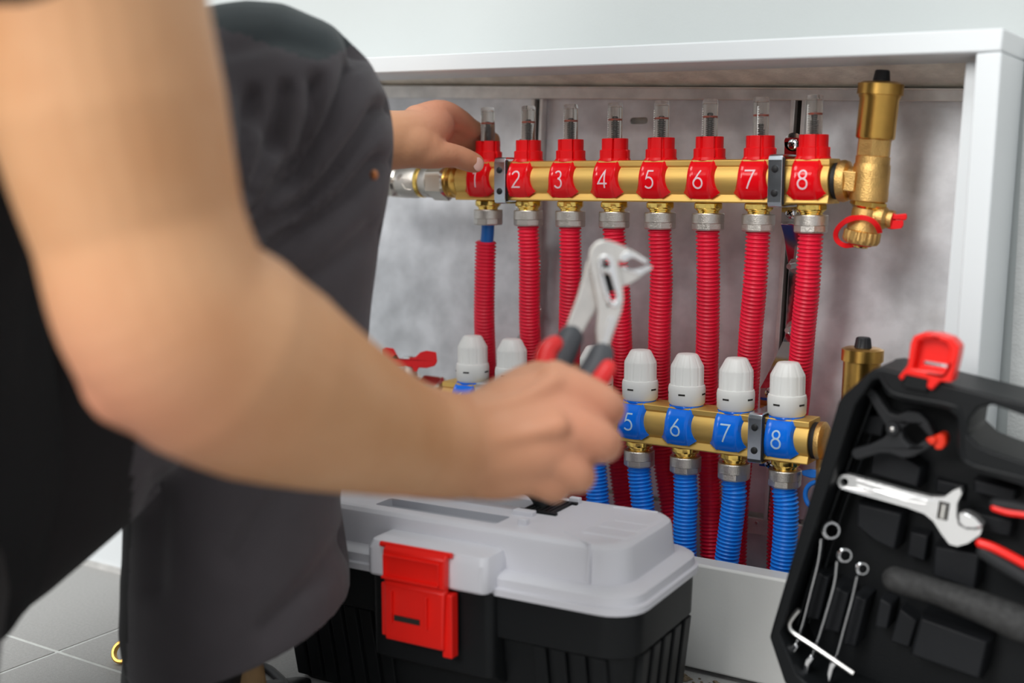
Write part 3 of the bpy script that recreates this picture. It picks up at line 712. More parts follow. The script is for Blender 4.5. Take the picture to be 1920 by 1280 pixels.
# lid shell
mb = MB()
rings = [ins(0, .1235), ins(-.0002, .1290), ins(.0028, .1300), ins(.0030, .1368), ins(.0062, .1392), ins(.0165, .1412, .034), ins(.0185, .1640, .034), ins(.0198, .1680, .034), ins(.0230, .1708, .034), ins(.0270, .1715, .034)]
mb.loft(rings, cap=False); n = len(rings[0])
lid_top = rrect(X0+.027, X1t-.027, Y0t+.027, Y1t-.027, .034-.0135, 6)
tray = rrect(-.245, -.122, .034, .058, .003, 3); hsl = rrect(-.262, -.098, .078, .112, .004, 3)
mb.prism([lid_top, tray, hsl], lambda a, b, k: TB @ V((a, b, (.1715, .1700)[k])))
lid = link('lid', mb, 'box_grey', tb, smooth=30)
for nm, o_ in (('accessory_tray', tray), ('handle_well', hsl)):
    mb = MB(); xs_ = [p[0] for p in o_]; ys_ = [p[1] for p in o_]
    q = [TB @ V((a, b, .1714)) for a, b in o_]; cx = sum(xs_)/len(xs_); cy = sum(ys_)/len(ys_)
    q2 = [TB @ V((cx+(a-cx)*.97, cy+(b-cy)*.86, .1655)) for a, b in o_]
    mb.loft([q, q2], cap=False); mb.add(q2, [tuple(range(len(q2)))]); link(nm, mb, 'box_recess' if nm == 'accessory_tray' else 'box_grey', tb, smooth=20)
def tbox(a, b, m, name, par=tb, bv=.0008):
    mb = MB(); mb.box(a, b, TB); return link(name, mb, m, par, smooth=0, bevel=bv)
tbox((-.106, .041, .171), (-.098, .048, .1765), 'box_grey', 'nub'); tbox((-.100, .122, .171), (-.090, .128, .1765), 'box_grey', 'nub')
tbox((-.125, .066, .171), (-.106, .074, .1755), 'box_grey', 'nub')
# raised steps on the right end of the lid
for i, (ya, yb, xa) in enumerate(((.046, .066, -.052), (.068, .088, -.048), (.090, .108, -.044))):
    mb = MB()
    pr_ = [(xa, .1712), (xa+.004, .1722-.0002*i), (-.0110, .1722-.0002*i), (-.0035, .1660), (-.0008, .143), (-.006, .143), (-.02, .160)]
    mb.loft([[TB @ V((a, y, z)) for a, z in pr_] for y in (ya, yb)]); link('lid_step', mb, 'box_grey', tb, smooth=20, bevel=.0012)
for (xa, ya, xb, yb) in ((-.062, .040, -.030, .020), (-.060, .128, -.020, .132)):
    mb = MB(); A_ = TB @ V((xa, ya, .1714)); B_ = TB @ V((xb, yb, .1714)); mb.tube([A_, B_], .0009, 8); link('lid_ridge', mb, 'box_grey', tb)
mb = MB(); mb.tube([TB @ V((-.030, .0195, .1700)), TB @ V((-.0285, .0162, .160)), TB @ V((-.0283, .0145, .142))], .0009, 8); link('lid_ridge', mb, 'box_grey', tb)
# black folding handle with slotted grip pad
hb = MB()
for k in range(7):
    x = -.122+k*.0042; hb.box((x, .078, .1700), (x+.0026, .120, .1738), TB)
hb.box((-.126, .078, .166), (-.090, .082, .1735), TB); hb.box((-.126, .117, .166), (-.090, .121, .1735), TB); hb.box((-.126, .078, .1660), (-.091, .120, .1695), TB)
hd_ = link('handle_hinge', hb, 'box_black', tb, smooth=0, bevel=.0004)
mb = MB(); mb.tube(smooth_path([TB @ V(p) for p in ((-.112, .098, .172), (-.118, .098, .182), (-.132, .098, .188), (-.18, .098, .190), (-.225, .098, .188), (-.240, .098, .182), (-.246, .098, .172))], 5), .0075, 14); link('handle', mb, 'box_black', tb, smooth=60)
# latch housing + latch
mb = MB(); mb.loft([rr(-.219, -.105, -.0125, .03, .006, .1270), rr(-.220, -.104, -.0140, .03, .007, .1290), rr(-.220, -.104, -.0140, .03, .007, .150), rr(-.218, -.106, -.010, .03, .007, .1560), rr(-.214, -.110, .0, .03, .005, .1580)]); link('latch_housing', mb, 'box_grey', tb, smooth=35)
lt_ = MB()
lpf = [(-.0165, .1565), (-.0215, .1530), (-.0225, .1290), (-.0195, .1270), (-.0215, .1240), (-.0225, .083), (-.0215, .0775), (-.0150, .0775), (-.0135, .083), (-.0140, .153), (-.0120, .1565)]
lt_.loft([[TB @ V((x+(0 if z > .126 else (.002 if x < -.17 else -.002)), y, z)) for y, z in lpf] for x in (-.1975, -.1375)])
latch = link('latch', lt_, 'red_latch', tb, smooth=25, bevel=.0012)
mb = MB(); mb.box((-.196, -.0262, .1305), (-.142, -.0215, .1325), TB); mb.box((-.196, -.0238, .1305), (-.1945, -.0215, .149), TB); mb.box((-.1435, -.0238, .1305), (-.142, -.0215, .149), TB)
mb.box((-.1885, -.0248, .0935), (-.1873, -.0222, .120), TB); mb.box((-.1545, -.0248, .0935), (-.1533, -.0222, .120), TB); mb.box((-.196, -.0238, .1485), (-.142, -.0215, .1497), TB)
link('latch_ridges', mb, 'red_latch', latch, smooth=0, bevel=.0004)
mb = MB(); mb.box((-.1860, -.0230, .0955), (-.1610, -.0222, .1000), TB); link('latch_slot', mb, 'dark_gap', latch, smooth=0)
for a_, b_ in (((-.142, -.0185, .071), (-.1330, -.0085, .124)), ((-.2015, -.0185, .079), (-.1960, -.0085, .124))):
    mb = MB(); mb.box(a_, b_, TB); link('latch_wing', mb, 'red_latch', latch, smooth=0, bevel=.001)
mb = MB(); mb.tube([TB @ V((-.2035, -.015, .1555)), TB @ V((-.1345, -.015, .1555))], .0024, 12); link('latch_pin', mb, 'red_latch', latch)

# ============================================================ open tool case at right
YC = -.24
OC = PY(1640, 690, YC); ca = radians(-9)
e1 = V((cos(ca), 0, sin(ca))); e2 = V((sin(ca), 0, -cos(ca)))
def cl(px, py, y=YC):
    q = PY(px, py, y)-OC; return (q.dot(e1), q.dot(e2))
def CF(y0, y1): return lambda a, b, k: V((OC.x, 0, OC.z))+e1*a+e2*b+V((0, (y0, y1)[k], 0))
def CP(a, b, y): return V((OC.x, y, OC.z))+e1*a+e2*b
tc_ = thing('tool_case', 'open black moulded tool case with red catch leaning at the right', 'tool case', (OC.x+.07, YC+.03, 0))
outer = [(0, 0), (.006, -.002), (.225, 0), (.24, .012), (.24, .262), (.228, .2745), (-.002, .2745), (-.010, .270), (-.0200, .2670), (-.0393, .2340), (-.0385, .222), (-.0213, .032), (-.0185, .0255)]
hx = [cl(*p) for p in ((1814, 812), (1818, 786), (1835, 764), (1862, 757))]+[(.205, .0185), (.212, .026), (.205, .046)]+[cl(*p) for p in ((1870, 848), (1838, 835))]
inner = [cl(*p) for p in ((1606, 758), (1638, 712), (1650, 710), (1662, 738), (1690, 750), (1778, 766), (1796, 782), (1796, 850), (1812, 872), (1835, 882))]+[(.228, .062), (.228, .262), (.002, .262), (-.012, .255), (-.0315, .228)]
mb = MB(); mb.prism([outer, hx, inner], CF(-.243, -.184)); shell = link('case_shell', mb, 'case_black', tc_, smooth=30, bevel=.0022, bseg=3)
mb = MB(); mb.prism([outer, hx], CF(-.187, -.181)); link('case_back', mb, 'case_black', tc_, smooth=0)
def offs(poly, d):
    cx = sum(p[0] for p in poly)/len(poly); cy = sum(p[1] for p in poly)/len(poly)
    return [(a+(cx-a)*d/.1, b+(cy-b)*d/.1) for a, b in poly]
# stepped ledges along the left and handle edges
for k, dd in enumerate((.004, .0095)):
    pts = [CP(a+dd, b, -.214+.012*k) for a, b in (inner[-1], (-.0225, .13), inner[0])]
    mb = MB(); mb.tube(pts, .0016, 8); link('ledge', mb, 'case_black', tc_)
pts = [CP(*cl(*p), -.2425) for p in ((1652, 703), (1668, 728), (1692, 740), (1780, 757), (1802, 775), (1806, 850), (1822, 868), (1845, 876), (1990, 912))]
mb = MB(); mb.tube(smooth_path(pts, 5), .0020, 10); link('rolled_edge', mb, 'case_black', tc_)
def pocket(poly, h, y0=-.183):
    mb = MB(); L = [cl(*p, -.21) for p in poly]; cx = sum(p[0] for p in L)/len(L); cy = sum(p[1] for p in L)/len(L)
    T = [(cx+(a-cx)*.90, cy+(b-cy)*.90) for a, b in L]
    mb.loft([[CP(a, b, y0) for a, b in L], [CP(a, b, y0-h*.8) for a, b in L], [CP(a, b, y0-h) for a, b in T]]); link('pocket_block', mb, 'case_pocket', tc_, smooth=25, bevel=.001)
for poly, h in ([((1612, 776), (1658, 783), (1650, 822), (1603, 813)), .022], [((1632, 844), (1669, 839), (1706, 862), (1729, 878), (1722, 918), (1626, 890)), .026],
                [((1606, 940), (1694, 961), (1680, 1034), (1640, 1015), (1604, 985)), .028], [((1750, 1022), (1838, 1038), (1829, 1110), (1744, 1080)), .026],
                [((1724, 1152), (1858, 1200), (1842, 1275), (1704, 1226)), .030], [((1531, 1064), (1558, 1078), (1537, 1164), (1509, 1160)), .030],
                [((1563, 1091), (1595, 1108), (1575, 1188), (1545, 1182)), .030], [((1605, 1110), (1628, 1119), (1605, 1215), (1582, 1209)), .030],
                [((1649, 1120), (1672, 1133), (1662, 1183), (1638, 1177)), .026], [((1813, 962), (1897, 980), (1892, 1012), (1813, 995)), .020],
                [((1682, 1143), (1716, 1168), (1700, 1222), (1662, 1209)), .020], [((1745, 905), (1800, 918), (1796, 945), (1742, 930)), .012], [((1820, 900), (1905, 922), (1900, 945), (1820, 925)), .022],
                [((1700, 1000), (1735, 1008), (1728, 1060), (1694, 1048)), .018]): pocket(poly, h)
# red catch
cf_ = lambda y0, y1: (lambda a, b, k: PY(a, b, -.24)+V((0, (y0, y1)[k]+.24, 0)))
kw = [(1727, 636), (1750, 631), (1780, 640), (1787, 652), (1778, 697), (1716, 688)]
mb = MB(); mb.prism([[(1713, 642), (1719, 628), (1735, 622), (1765, 624), (1790, 632), (1804, 648), (1801, 668), (1790, 714), (1768, 712), (1752, 729), (1743, 722), (1746, 708), (1704, 699), (1697, 711), (1690, 704), (1700, 692), (1708, 682)], kw], cf_(-.249, -.232)); ct = link('catch', mb, 'red_latch', tc_, smooth=30, bevel=.0012)
mb = MB(); mb.prism([[(1722, 632), (1750, 626), (1786, 636), (1792, 652), (1782, 700), (1712, 692)], [(1731, 676), (1777, 684), (1776, 692), (1729, 684)]], cf_(-.238, -.233)); link('catch_web', mb, 'red_latch', ct, smooth=0)
mb = MB(); mb.prism([[(1702, 700), (1747, 708), (1743, 732), (1697, 722)]], cf_(-.2480, -.236)); link('hinge_boss', mb, 'case_black', tc_, smooth=0, bevel=.001)

# ---- tools in the case
def tprism(outs, y0, y1): 
    mb = MB(); mb.prism(outs, lambda a, b, k: PY(a, b, y0)+V((0, (0, y1-y0)[k], 0))); return mb
sc_ = thing('spring_clamp', 'black plastic spring clamp with orange jaw tips in top left of case', 'clamp', tuple(PY(1675, 805, -.225)))
A_ = [(1623, 738), (1626, 731), (1634, 728), (1641, 733), (1656, 757), (1668, 774), (1682, 778), (1702, 770), (1722, 773), (1738, 788), (1752, 816), (1744, 822), (1727, 803), (1718, 793), (1706, 792), (1694, 802), (1686, 816), (1668, 815), (1655, 792)]
B_ = [(1594, 850), (1600, 860), (1612, 862), (1650, 850), (1668, 851), (1690, 859), (1712, 857), (1740, 842), (1750, 833), (1742, 824), (1728, 828), (1718, 838), (1706, 836), (1694, 824), (1690, 808), (1670, 806), (1655, 822), (1625, 836), (1598, 842)]
link('jaw_arm', tprism([A_], -.226, -.214), 'tool_black', sc_, smooth=30, bevel=.0018, bseg=3); link('jaw_arm', tprism([B_], -.230, -.218), 'tool_black', sc_, smooth=30, bevel=.0018, bseg=3)
for dy, o_ in ((-.232, [(1734, 822), (1752, 818), (1757, 828), (1748, 836), (1740, 832)]), (-.229, [(1752, 816), (1764, 812), (1773, 818), (1774, 831), (1767, 843), (1753, 843), (1748, 832)])):
    link('jaw_tip', tprism([o_], dy, dy+.014), 'orange_tip', sc_, smooth=30, bevel=.0015)
mb = MB(); mb.lathe([(.0048, .002), (.0048, -.003), (.0040, -.0038), (.0022, -.0038), (.0020, -.002), (.0005, -.002)], PY(1675, 803, -.230), (0, 1, 0), 28); link('pivot', mb, 'tool_black', sc_, smooth=40)
mb = MB(); mb.lathe([(.0016, 0), (.0016, -.0042), (.0008, -.0045)], PY(1675, 803, -.230), (0, 1, 0), 14); link('pivot_pin', mb, 'steel', sc_, smooth=40)

aw = thing('adjustable_wrench', 'shiny adjustable wrench lying slanted across the top of the case', 'wrench', tuple(PY(1700, 940, -.222)))
body_ = [(1592, 890), (1700, 921), (1745, 932), (1770, 932), (1788, 919), (1800, 915), (1803, 925), (1794, 944), (1793, 968), (1797, 984), (1812, 992), (1830, 993), (1841, 990), (1838, 1002), (1815, 1018), (1795, 1024), (1780, 1020), (1766, 1002), (1750, 977), (1733, 963), (1700, 951), (1578, 917)]+arc(1584, 903.5, 14.5, 110, 285, 8)
link('fixed_body', tprism([body_, arc(1583, 903.5, 7.5, 0, 330, 11)], -.224, -.216), 'bright_steel', aw, smooth=30, bevel=.0014, bseg=3)
link('movable_jaw', tprism([[(1797, 962), (1810, 961), (1828, 970), (1843, 987), (1832, 990), (1806, 988), (1797, 980)]], -.2265, -.214), 'bright_steel', aw, smooth=30, bevel=.001)
link('shank_panel', tprism([[(1606, 899), (1700, 927), (1738, 939), (1738, 948), (1700, 942), (1602, 912)], [(1609, 902), (1700, 930), (1735, 941.5), (1735, 945), (1700, 938.5), (1606, 909)]], -.2246, -.222), 'bright_steel', aw, smooth=0)
mb = MB(); p_ = PY(1769, 957, -.2235); P = []
for k in range(9): P += [(.0034, -.0055+k*.0013), (.0026, -.0050+k*.0013)]
mb.lathe(P, p_, (.1, 0, 1), 16); link('worm_screw', mb, 'steel', aw, smooth=20)
mb = MB(); mb.box((-.0040, 0, -.0068), (.0040, .001, .0068), frame(p_+V((0, -.0006, 0)), (1, 0, -.1), (0, 1, 0), (.1, 0, 1))); link('worm_window', mb, 'dark_gap', aw, smooth=0)
def combo(i, ring, r, path, end, lab):
    y = -.228; t = thing('combination_wrench', lab, 'wrench', tuple(PY(*path[0], y)), 'combination wrenches in the case')
    rw = r*.00040; c = PY(*ring, y); a = V((.62, -.78, .1)).normalized(); h = rw*.42
    mb = MB(); n = 48
    def hole(tt): return .66 if int(tt*24/(2*pi)) % 2 else .74
    ax_ = a; tt_ = V((0, 0, 1)); u_ = (tt_-ax_*tt_.dot(ax_)).normalized(); v_ = ax_.cross(u_); rings = []
    for rad, hh, isin in ((1, -.7, 0), (1.06, 0, 0), (1, .7, 0), (.88, 1, 0), (0, 1, 1), (0, -1, 1), (.88, -1, 0)):
        rings.append([c+ax_*h*hh+(u_*cos(2*pi*j/n)+v_*sin(2*pi*j/n))*rw*(hole(2*pi*j/n) if isin else rad) for j in range(n)])
    rings.append(rings[0]); mb.loft(rings, cap=False); link('ring_end', mb, 'chrome', t, smooth=25)
    P = smooth_path([PY(*p, y+(.001 if k else -.001)) for k, p in enumerate(path)], 5); mb = MB(); rg = []
    for k, p in enumerate(P):
        tn = (P[min(k+1, len(P)-1)]-P[max(k-1, 0)]).normalized(); b = V((0, 1, 0)); s_ = tn.cross(b).normalized()
        wd = .0016; dp = .0040
        rg.append([p+s_*wd*cos(q)+b*dp*sin(q) for q in [2*pi*m_/12 for m_ in range(12)]])
    mb.loft(rg); link('shank', mb, 'chrome', t, smooth=50)
    ex_, ey_ = end; 
    op = [(ex_+7, ey_-24), (ex_-4, ey_-14), (ex_-8, ey_+2), (ex_-6, ey_+20), (ex_-2, ey_+24), (ex_+1, ey_+10), (ex_+5, ey_-4), (ex_+12, ey_-14)]
    link('open_end', tprism([op], y-.004, y+.006), 'chrome', t, smooth=30, bevel=.0012)
combo(0, (1557, 993), 19, [(1541, 1008), (1536, 1050), (1521, 1110), (1507, 1165), (1494, 1205)], (1484, 1228), 'largest combination wrench, nearest the left wall of the case')
combo(1, (1583, 1040), 15, [(1571, 1050), (1566, 1092), (1550, 1150), (1536, 1195), (1524, 1228)], (1513, 1250), 'middle combination wrench of the three in the case')
combo(2, (1616, 1065), 13, [(1609, 1078), (1600, 1118), (1586, 1170), (1574, 1215), (1568, 1235)], (1558, 1258), 'smallest combination wrench, right of the other two')
hk = MB(); hk.tube(smooth_path([PY(*p, -.234) for p in ((1498, 1142), (1484, 1160), (1480, 1172), (1488, 1186), (1530, 1214), (1600, 1262))], 5), .0021, 6)
tag(link('hex_key', hk, 'steel', None, smooth=25), 'bent steel hex key lying across the lower ends of the wrenches', 'hex key')
mb = MB(); mb.lathe([(.0075, 0), (.0085, -.001), (.0085, -.006), (.0075, -.007), (.004, -.007), (.004, 0)], PY(1506, 1268, -.222), (0, 1, 0), 24, cap=False)
tag(link('yellow_reel', mb, 'yellow_plastic', None), 'small yellow plastic ring in the bottom corner of the case', 'ring')
hm = thing('hammer', 'black rubber hammer grip lying diagonally in the case', 'hammer', tuple(PY(1780, 1120, -.225)))
mb = MB(); mb.limb([(PY(1678, 1085, -.224), .0098), (PY(1700, 1092, -.224), .0100), (PY(1760, 1110, -.222), .0096), (PY(1840, 1138, -.222), .0118), (PY(1905, 1165, -.222), .0135), (PY(1945, 1180, -.222), .0128)]); link('grip', mb, 'hammer_grip', hm, smooth=60)
mb = MB(); mb.limb([(PY(1950, 1182, -.222), .0120), (PY(2010, 1204, -.222), .0095)]); link('collar', mb, 'red_latch', hm, smooth=60)
pl = thing('combination_pliers', 'pliers with red and black grips at the right edge of the case', 'pliers', tuple(PY(1900, 1020, -.225)))
def grip(p, r, m, n, y=-.226): 
    mb = MB(); mb.limb([(PY(a, b, y), r) for a, b in p]); link(n, mb, m, pl, smooth=60)
grip(((1846, 1034), (1880, 1056), (1930, 1085), (1990, 1110)), .0058, 'tool_black', 'grip')
grip(((1838, 1018), (1862, 1026), (1900, 1045), (1950, 1072), (2000, 1095)), .0034, 'red_latch', 'grip_stripe', -.229)
grip(((1868, 944), (1900, 948), (1950, 960), (2000, 975)), .0048, 'tool_black', 'grip')
grip(((1864, 952), (1890, 960), (1930, 966), (1990, 985)), .0026, 'red_latch', 'grip_stripe', -.229)

# ============================================================ small things on the floor
mb = MB(); P = smooth_path([PZ(430, 1262, .004), PZ(490, 1250, .004), PZ(520, 1268, .004), PZ(545, 1300, .004), PZ(560, 1360, .004)], 8); mb.tube(P, .0042, 10)
tag(link('cable', mb, 'rubber', None, smooth=60), 'black cable curling on the tiles by the boot', 'cable')
c = PZ(234, 1240, 0); mb = MB(); mb.lathe([(.0100, 0), (.0112, .001), (.0112, .005), (.0100, .006), (.0078, .006), (.0078, 0), (.0100, 0)], c+V((0, 0, .009)), (.25, -.8, .5), 28, cap=False)
tag(link('brass_ring', mb, 'brass_vent', None), 'small brass fitting ring lying on the tiles by the trouser leg', 'ring')

# ============================================================ person
def remeshed(name, mb, m, par, voxel, it=4, post=None, sm=180, label=None):
    me = orient(mb.v, mb.f); o = bpy.data.objects.new('tmp', me); COL.objects.link(o)
    r = o.modifiers.new('r', 'REMESH'); r.mode = 'VOXEL'; r.voxel_size = voxel; r.adaptivity = 0
    s_ = o.modifiers.new('s', 'SMOOTH'); s_.factor = .5; s_.iterations = it
    bpy.context.view_layer.update(); dg = bpy.context.evaluated_depsgraph_get()
    nm = bpy.data.meshes.new_from_object(o.evaluated_get(dg)); bpy.data.objects.remove(o); bpy.data.meshes.remove(me)
    loc = parent_loc(par)
    if post: post(nm)
    for v in nm.vertices: v.co = v.co-loc
    nm.materials.clear()
    for x in (m if isinstance(m, (list, tuple)) else [m]): nm.materials.append(MT[x])
    nm.name = name
    return link(name, None, None, par, label, smooth=sm, mesh=nm)
def L(*pts): return [(PD(a, b, d), r*d/FPX) for a, b, d, r in pts]
pe = thing('person', 'person kneeling in dark work trousers and black shirt, holding pliers in one hand', 'person', tuple(PZ(430, 1340, 0)))
bm_ = MB()
# right arm (near the camera)
SH = PD(60, -520, .57)
bm_.limb([(SH, .058)]+L((95, -300, .565, 222), (150, -60, .572, 222), (203, 200, .585, 220), (262, 430, .597, 196), (318, 585, .606, 206), (402, 658, .625, 212), (500, 714, .65, 194), (600, 762, .68, 160), (690, 798, .715, 130), (765, 822, .75, 109), (855, 836, .785, 100)), 28)
bm_.limb(L((250, 640, .602, 125), (262, 700, .607, 112)), 16)
# wrist and palm
bm_.limb(L((850, 812, .785, 76), (930, 800, .79, 74), (1010, 772, .797, 66), (1040, 735, .80, 50)))
bm_.limb(L((850, 850, .785, 78), (930, 845, .785, 76), (1010, 835, .785, 68), (1058, 812, .785, 50)))
bm_.limb(L((860, 870, .787, 64), (930, 876, .787, 62), (990, 880, .788, 54), (1010, 890, .79, 44)))
bm_.limb(L((900, 800, .795, 70), (960, 765, .797, 62), (1015, 740, .803, 52)))
bm_.limb(L((890, 830, .780, 74), (960, 815, .782, 66), (1030, 800, .784, 54)))
# fingers curl to the right and back
bm_.limb(L((1040, 722, .800, 48), (1100, 740, .797, 37), (1140, 762, .803, 33), (1132, 776, .832, 29), (1080, 775, .855, 29), (1040, 765, .862, 25)))
bm_.limb(L((1052, 790, .786, 47), (1100, 808, .782, 37), (1134, 830, .79, 34), (1122, 838, .822, 31), (1070, 825, .848, 29), (1030, 812, .855, 25)))
bm_.limb(L((1035, 848, .783, 45), (1065, 872, .782, 36), (1086, 892, .79, 32), (1075, 893, .820, 30), (1030, 872, .842, 28), (1000, 860, .848, 24)))
bm_.limb(L((995, 885, .787, 42), (1020, 903, .787, 34), (1040, 914, .795, 29), (1030, 916, .820, 26), (990, 896, .838, 24), (965, 885, .842, 21)))
# thumb over the back of the handles
bm_.limb(L((900, 790, .80, 60), (955, 745, .815, 46), (1005, 712, .832, 36), (1060, 706, .852, 30), (1098, 722, .862, 26)))
# tendons
bm_.limb(L((900, 775, .770, 20), (980, 750, .777, 17), (1040, 715, .787, 20))); bm_.limb(L((900, 830, .762, 18), (980, 815, .764, 17), (1045, 798, .767, 24)))
# torso core, neck, head, hidden limbs
bm_.limb([(V((-.80, -.72, .28)), .13), (V((-.78, -.76, .42)), .12), (V((-.68, -.80, .58)), .115), (V((-.63, -.80, .66)), .085)])
bm_.limb([(V((-.64, -.80, .66)), .07), (V((-.58, -.76, .80)), .055), (V((-.555, -.745, .86)), .06)])
bm_.limb([(V((-.66, -.80, .65)), .09), (V((-.57, -.79, .66)), .075), (SH, .06)])
bm_.limb([(V((-.66, -.78, .64)), .075), (V((-.77, -.70, .65)), .068), (V((-.84, -.64, .63)), .060), (V((-.93, -.50, .54)), .052), (V((-1.0, -.40, .465)), .046)]+L((430, 300, 1.15, 78), (600, 275, 1.165, 66), (690, 262, 1.18, 58)))
HC = V((-.545, -.73, .905))
bm_.ball(HC, .092, 20, (.82, .98, 1.15)); fd = V((.35, .93, 0)).normalized(); sd = V((fd.y, -fd.x, 0))
bm_.ball(HC+fd*.030-V((0, 0, .055)), .058, 16, (.9, 1, 1)); bm_.limb([(HC+fd*.088+V((0, 0, .01)), .008), (HC+fd*.104-V((0, 0, .022)), .013)], 12, 1)
for s_ in (-1, 1):
    bm_.ball(HC+sd*s_*.078-fd*.005, .026, 12, (.45, .7, 1.15)); bm_.ball(HC+fd*.078+sd*s_*.030+V((0, 0, .026)), .018, 10, (1, 1, .5))
bm_.limb([(HC+fd*.083+sd*.02-V((0, 0, .055)), .009), (HC+fd*.092-V((0, 0, .055)), .010), (HC+fd*.083-sd*.02-V((0, 0, .055)), .009)], 10)
# left hand at valve 1
bm_.limb(L((600, 275, 1.165, 66), (690, 264, 1.18, 59), (745, 262, 1.185, 55), (792, 250, 1.20, 47), (815, 235, 1.215, 38)))
bm_.limb(L((740, 270, 1.185, 48), (775, 272, 1.182, 44), (800, 280, 1.185, 34)))
bm_.limb(L((790, 235, 1.205, 42), (826, 215, 1.222, 28), (858, 226, 1.245, 24), (880, 240, 1.262, 20), (905, 252, 1.285, 17), (925, 262, 1.298, 14)))
bm_.limb(L((790, 250, 1.222, 40), (830, 236, 1.245, 26), (865, 252, 1.27, 22), (890, 268, 1.29, 18), (905, 280, 1.296, 15)))
bm_.limb(L((790, 262, 1.225, 38), (826, 256, 1.255, 24), (855, 272, 1.28, 20), (878, 290, 1.295, 16)))
bm_.limb(L((780, 280, 1.225, 30), (815, 280, 1.25, 20), (840, 295, 1.275, 17), (855, 308, 1.285, 14)))
bm_.limb(L((760, 278, 1.182, 36), (800, 288, 1.183, 29), (832, 290, 1.190, 25), (852, 292, 1.196, 22), (872, 299, 1.203, 21.5), (890, 306, 1.210, 19)))
# legs inside trousers
bm_.limb([(V((-.80, -.72, .28)), .10)]+L((100, 760, .88, 190), (340, 420, .92, 180), (510, 240, .94, 140), (500, 600, .97, 130), (420, 1000, 1.0, 100), (365, 1180, 1.025, 78), (350, 1290, 1.04, 66)))
bm_.limb([(V((-.78, -.76, .26)), .09), (V((-.66, -.84, .14)), .08), (V((-.56, -.88, .075)), .06), (V((-.78, -.98, .055)), .05), (V((-.97, -1.05, .05)), .035)])
body = remeshed('body', bm_, 'skin', pe, .0026, 4)
import numpy as np
bc = np.empty(len(body.data.vertices)*3); body.data.vertices.foreach_get('co', bc); bc = bc.reshape(-1, 3)+np.array(parent_loc(pe))
bl_ = np.zeros(len(bc))
for (q, rr_, k) in [(PD(230, 745, .60), .055, .75), (PD(1090, 800, .80), .075, .8), (PD(1000, 880, .79), .05, .5), (PD(820, 250, 1.22), .06, .95), (PD(890, 290, 1.24), .04, 1.0), (PD(900, 760, .78), .05, .35)]:
    bl_ = np.maximum(bl_, k*np.exp(-(((bc-np.array(q))**2).sum(1))/rr_**2))
at = body.data.attributes.new('blush', 'FLOAT', 'POINT'); at.data.foreach_set('value', bl_)
# nails
def nail(px, py, d, rx, rz, par, yaw=0):
    mb = MB(); mb.ball((0, 0, 0), 1, 14, (rx, .0012, rz)); c = PD(px, py, d); q = Matrix.Translation(c) @ Matrix.Rotation(PSI+yaw, 4, 'Z')
    mb.v = [tuple(q @ V(p)) for p in mb.v]; link('fingernail', mb, 'nail', par, smooth=180)
nail(897, 308, 1.2012, .0058, .0068, body, .5)
# shirt
sm_ = MB()
sm_.limb([(V((-.80, -.74, .26)), .155), (V((-.76, -.77, .42)), .150), (V((-.66, -.80, .58)), .160), (V((-.635, -.80, .665)), .135)])
sm_.limb([(V((-.66, -.80, .65)), .10), (V((-.57, -.79, .665)), .09), (SH, .073)]+L((95, -300, .565, 265), (128, -130, .57, 262)))
sm_.limb([(V((-.66, -.78, .65)), .10), (V((-.77, -.70, .665)), .085), (V((-.84, -.64, .635)), .075), (V((-.89, -.56, .59)), .068)])
def shirt_post(me):
    from mathutils import noise
    NN = [v.normal.copy() for v in me.vertices]
    for v, vn in zip(me.vertices, NN):
        n = noise.noise(v.co*14)*.006+noise.noise(v.co*V((30, 30, 12)))*.003; v.co = v.co+vn*n
remeshed('shirt', sm_, 'shirt_black', pe, .006, 4, shirt_post)
# trousers
tm = MB()
tm.limb([(V((-.82, -.72, .26)), .15)]+L((-150, 950, .84, 262), (100, 752, .875, 258), (250, 520, .90, 262), (350, 340, .92, 272), (440, 245, .935, 232), (516, 224, .94, 207), (530, 300, .948, 203), (500, 450, .958, 213), (478, 600, .968, 216), (458, 760, .975, 210), (440, 930, .985, 198), (440, 1070, 1.0, 213), (442, 1170, 1.01, 214)), 36)
tm.limb([(V((-.78, -.76, .25)), .13), (V((-.66, -.84, .15)), .10), (V((-.56, -.88, .082)), .078), (V((-.78, -.98, .068)), .065), (V((-.95, -1.04, .06)), .055)])
tm.limb(L((300, 850, .95, 120), (360, 900, .97, 120)), 16)
folds = [([(662, 120), (650, 165), (615, 245), (560, 330), (485, 400)], 17, .015), ([(712, 205), (685, 250), (630, 325), (570, 385), (500, 440)], 16, .014), ([(716, 300), (660, 365), (600, 410), (530, 455), (465, 520)], 16, .013),
         ([(592, 150), (590, 210), (565, 285), (520, 350)], 15, .013), ([(540, 335), (505, 410), (470, 450)], 18, .014), ([(470, 175), (462, 260), (446, 360)], 15, .009), ([(532, 165), (512, 262), (475, 360)], 15, .009), ([(700, 430), (630, 490), (545, 540)], 20, .007),
         ([(640, 20), (665, 70), (672, 120)], 15, .010), ([(430, 90), (520, 70), (600, 90)], 20, .004), ([(640, 700), (560, 900), (440, 1050)], 26, .006), ([(655, 1000), (600, 1080), (500, 1180)], 22, .007), ([(300, 900), (290, 1100)], 24, .006)]
fs_ = []
for pts, wpx, dep in folds:
    for i in range(len(pts)-1): fs_.append((pts[i], pts[i+1], wpx, dep))
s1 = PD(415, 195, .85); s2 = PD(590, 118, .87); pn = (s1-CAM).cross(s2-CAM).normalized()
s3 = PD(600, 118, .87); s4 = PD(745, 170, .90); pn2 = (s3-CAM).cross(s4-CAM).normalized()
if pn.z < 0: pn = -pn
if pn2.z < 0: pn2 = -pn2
ha = PD(655, 1116, 1.0); hb_ = PD(226, 1262, 1.0); fwd = V((-sin(PSI), cos(PSI), .10)).normalized()
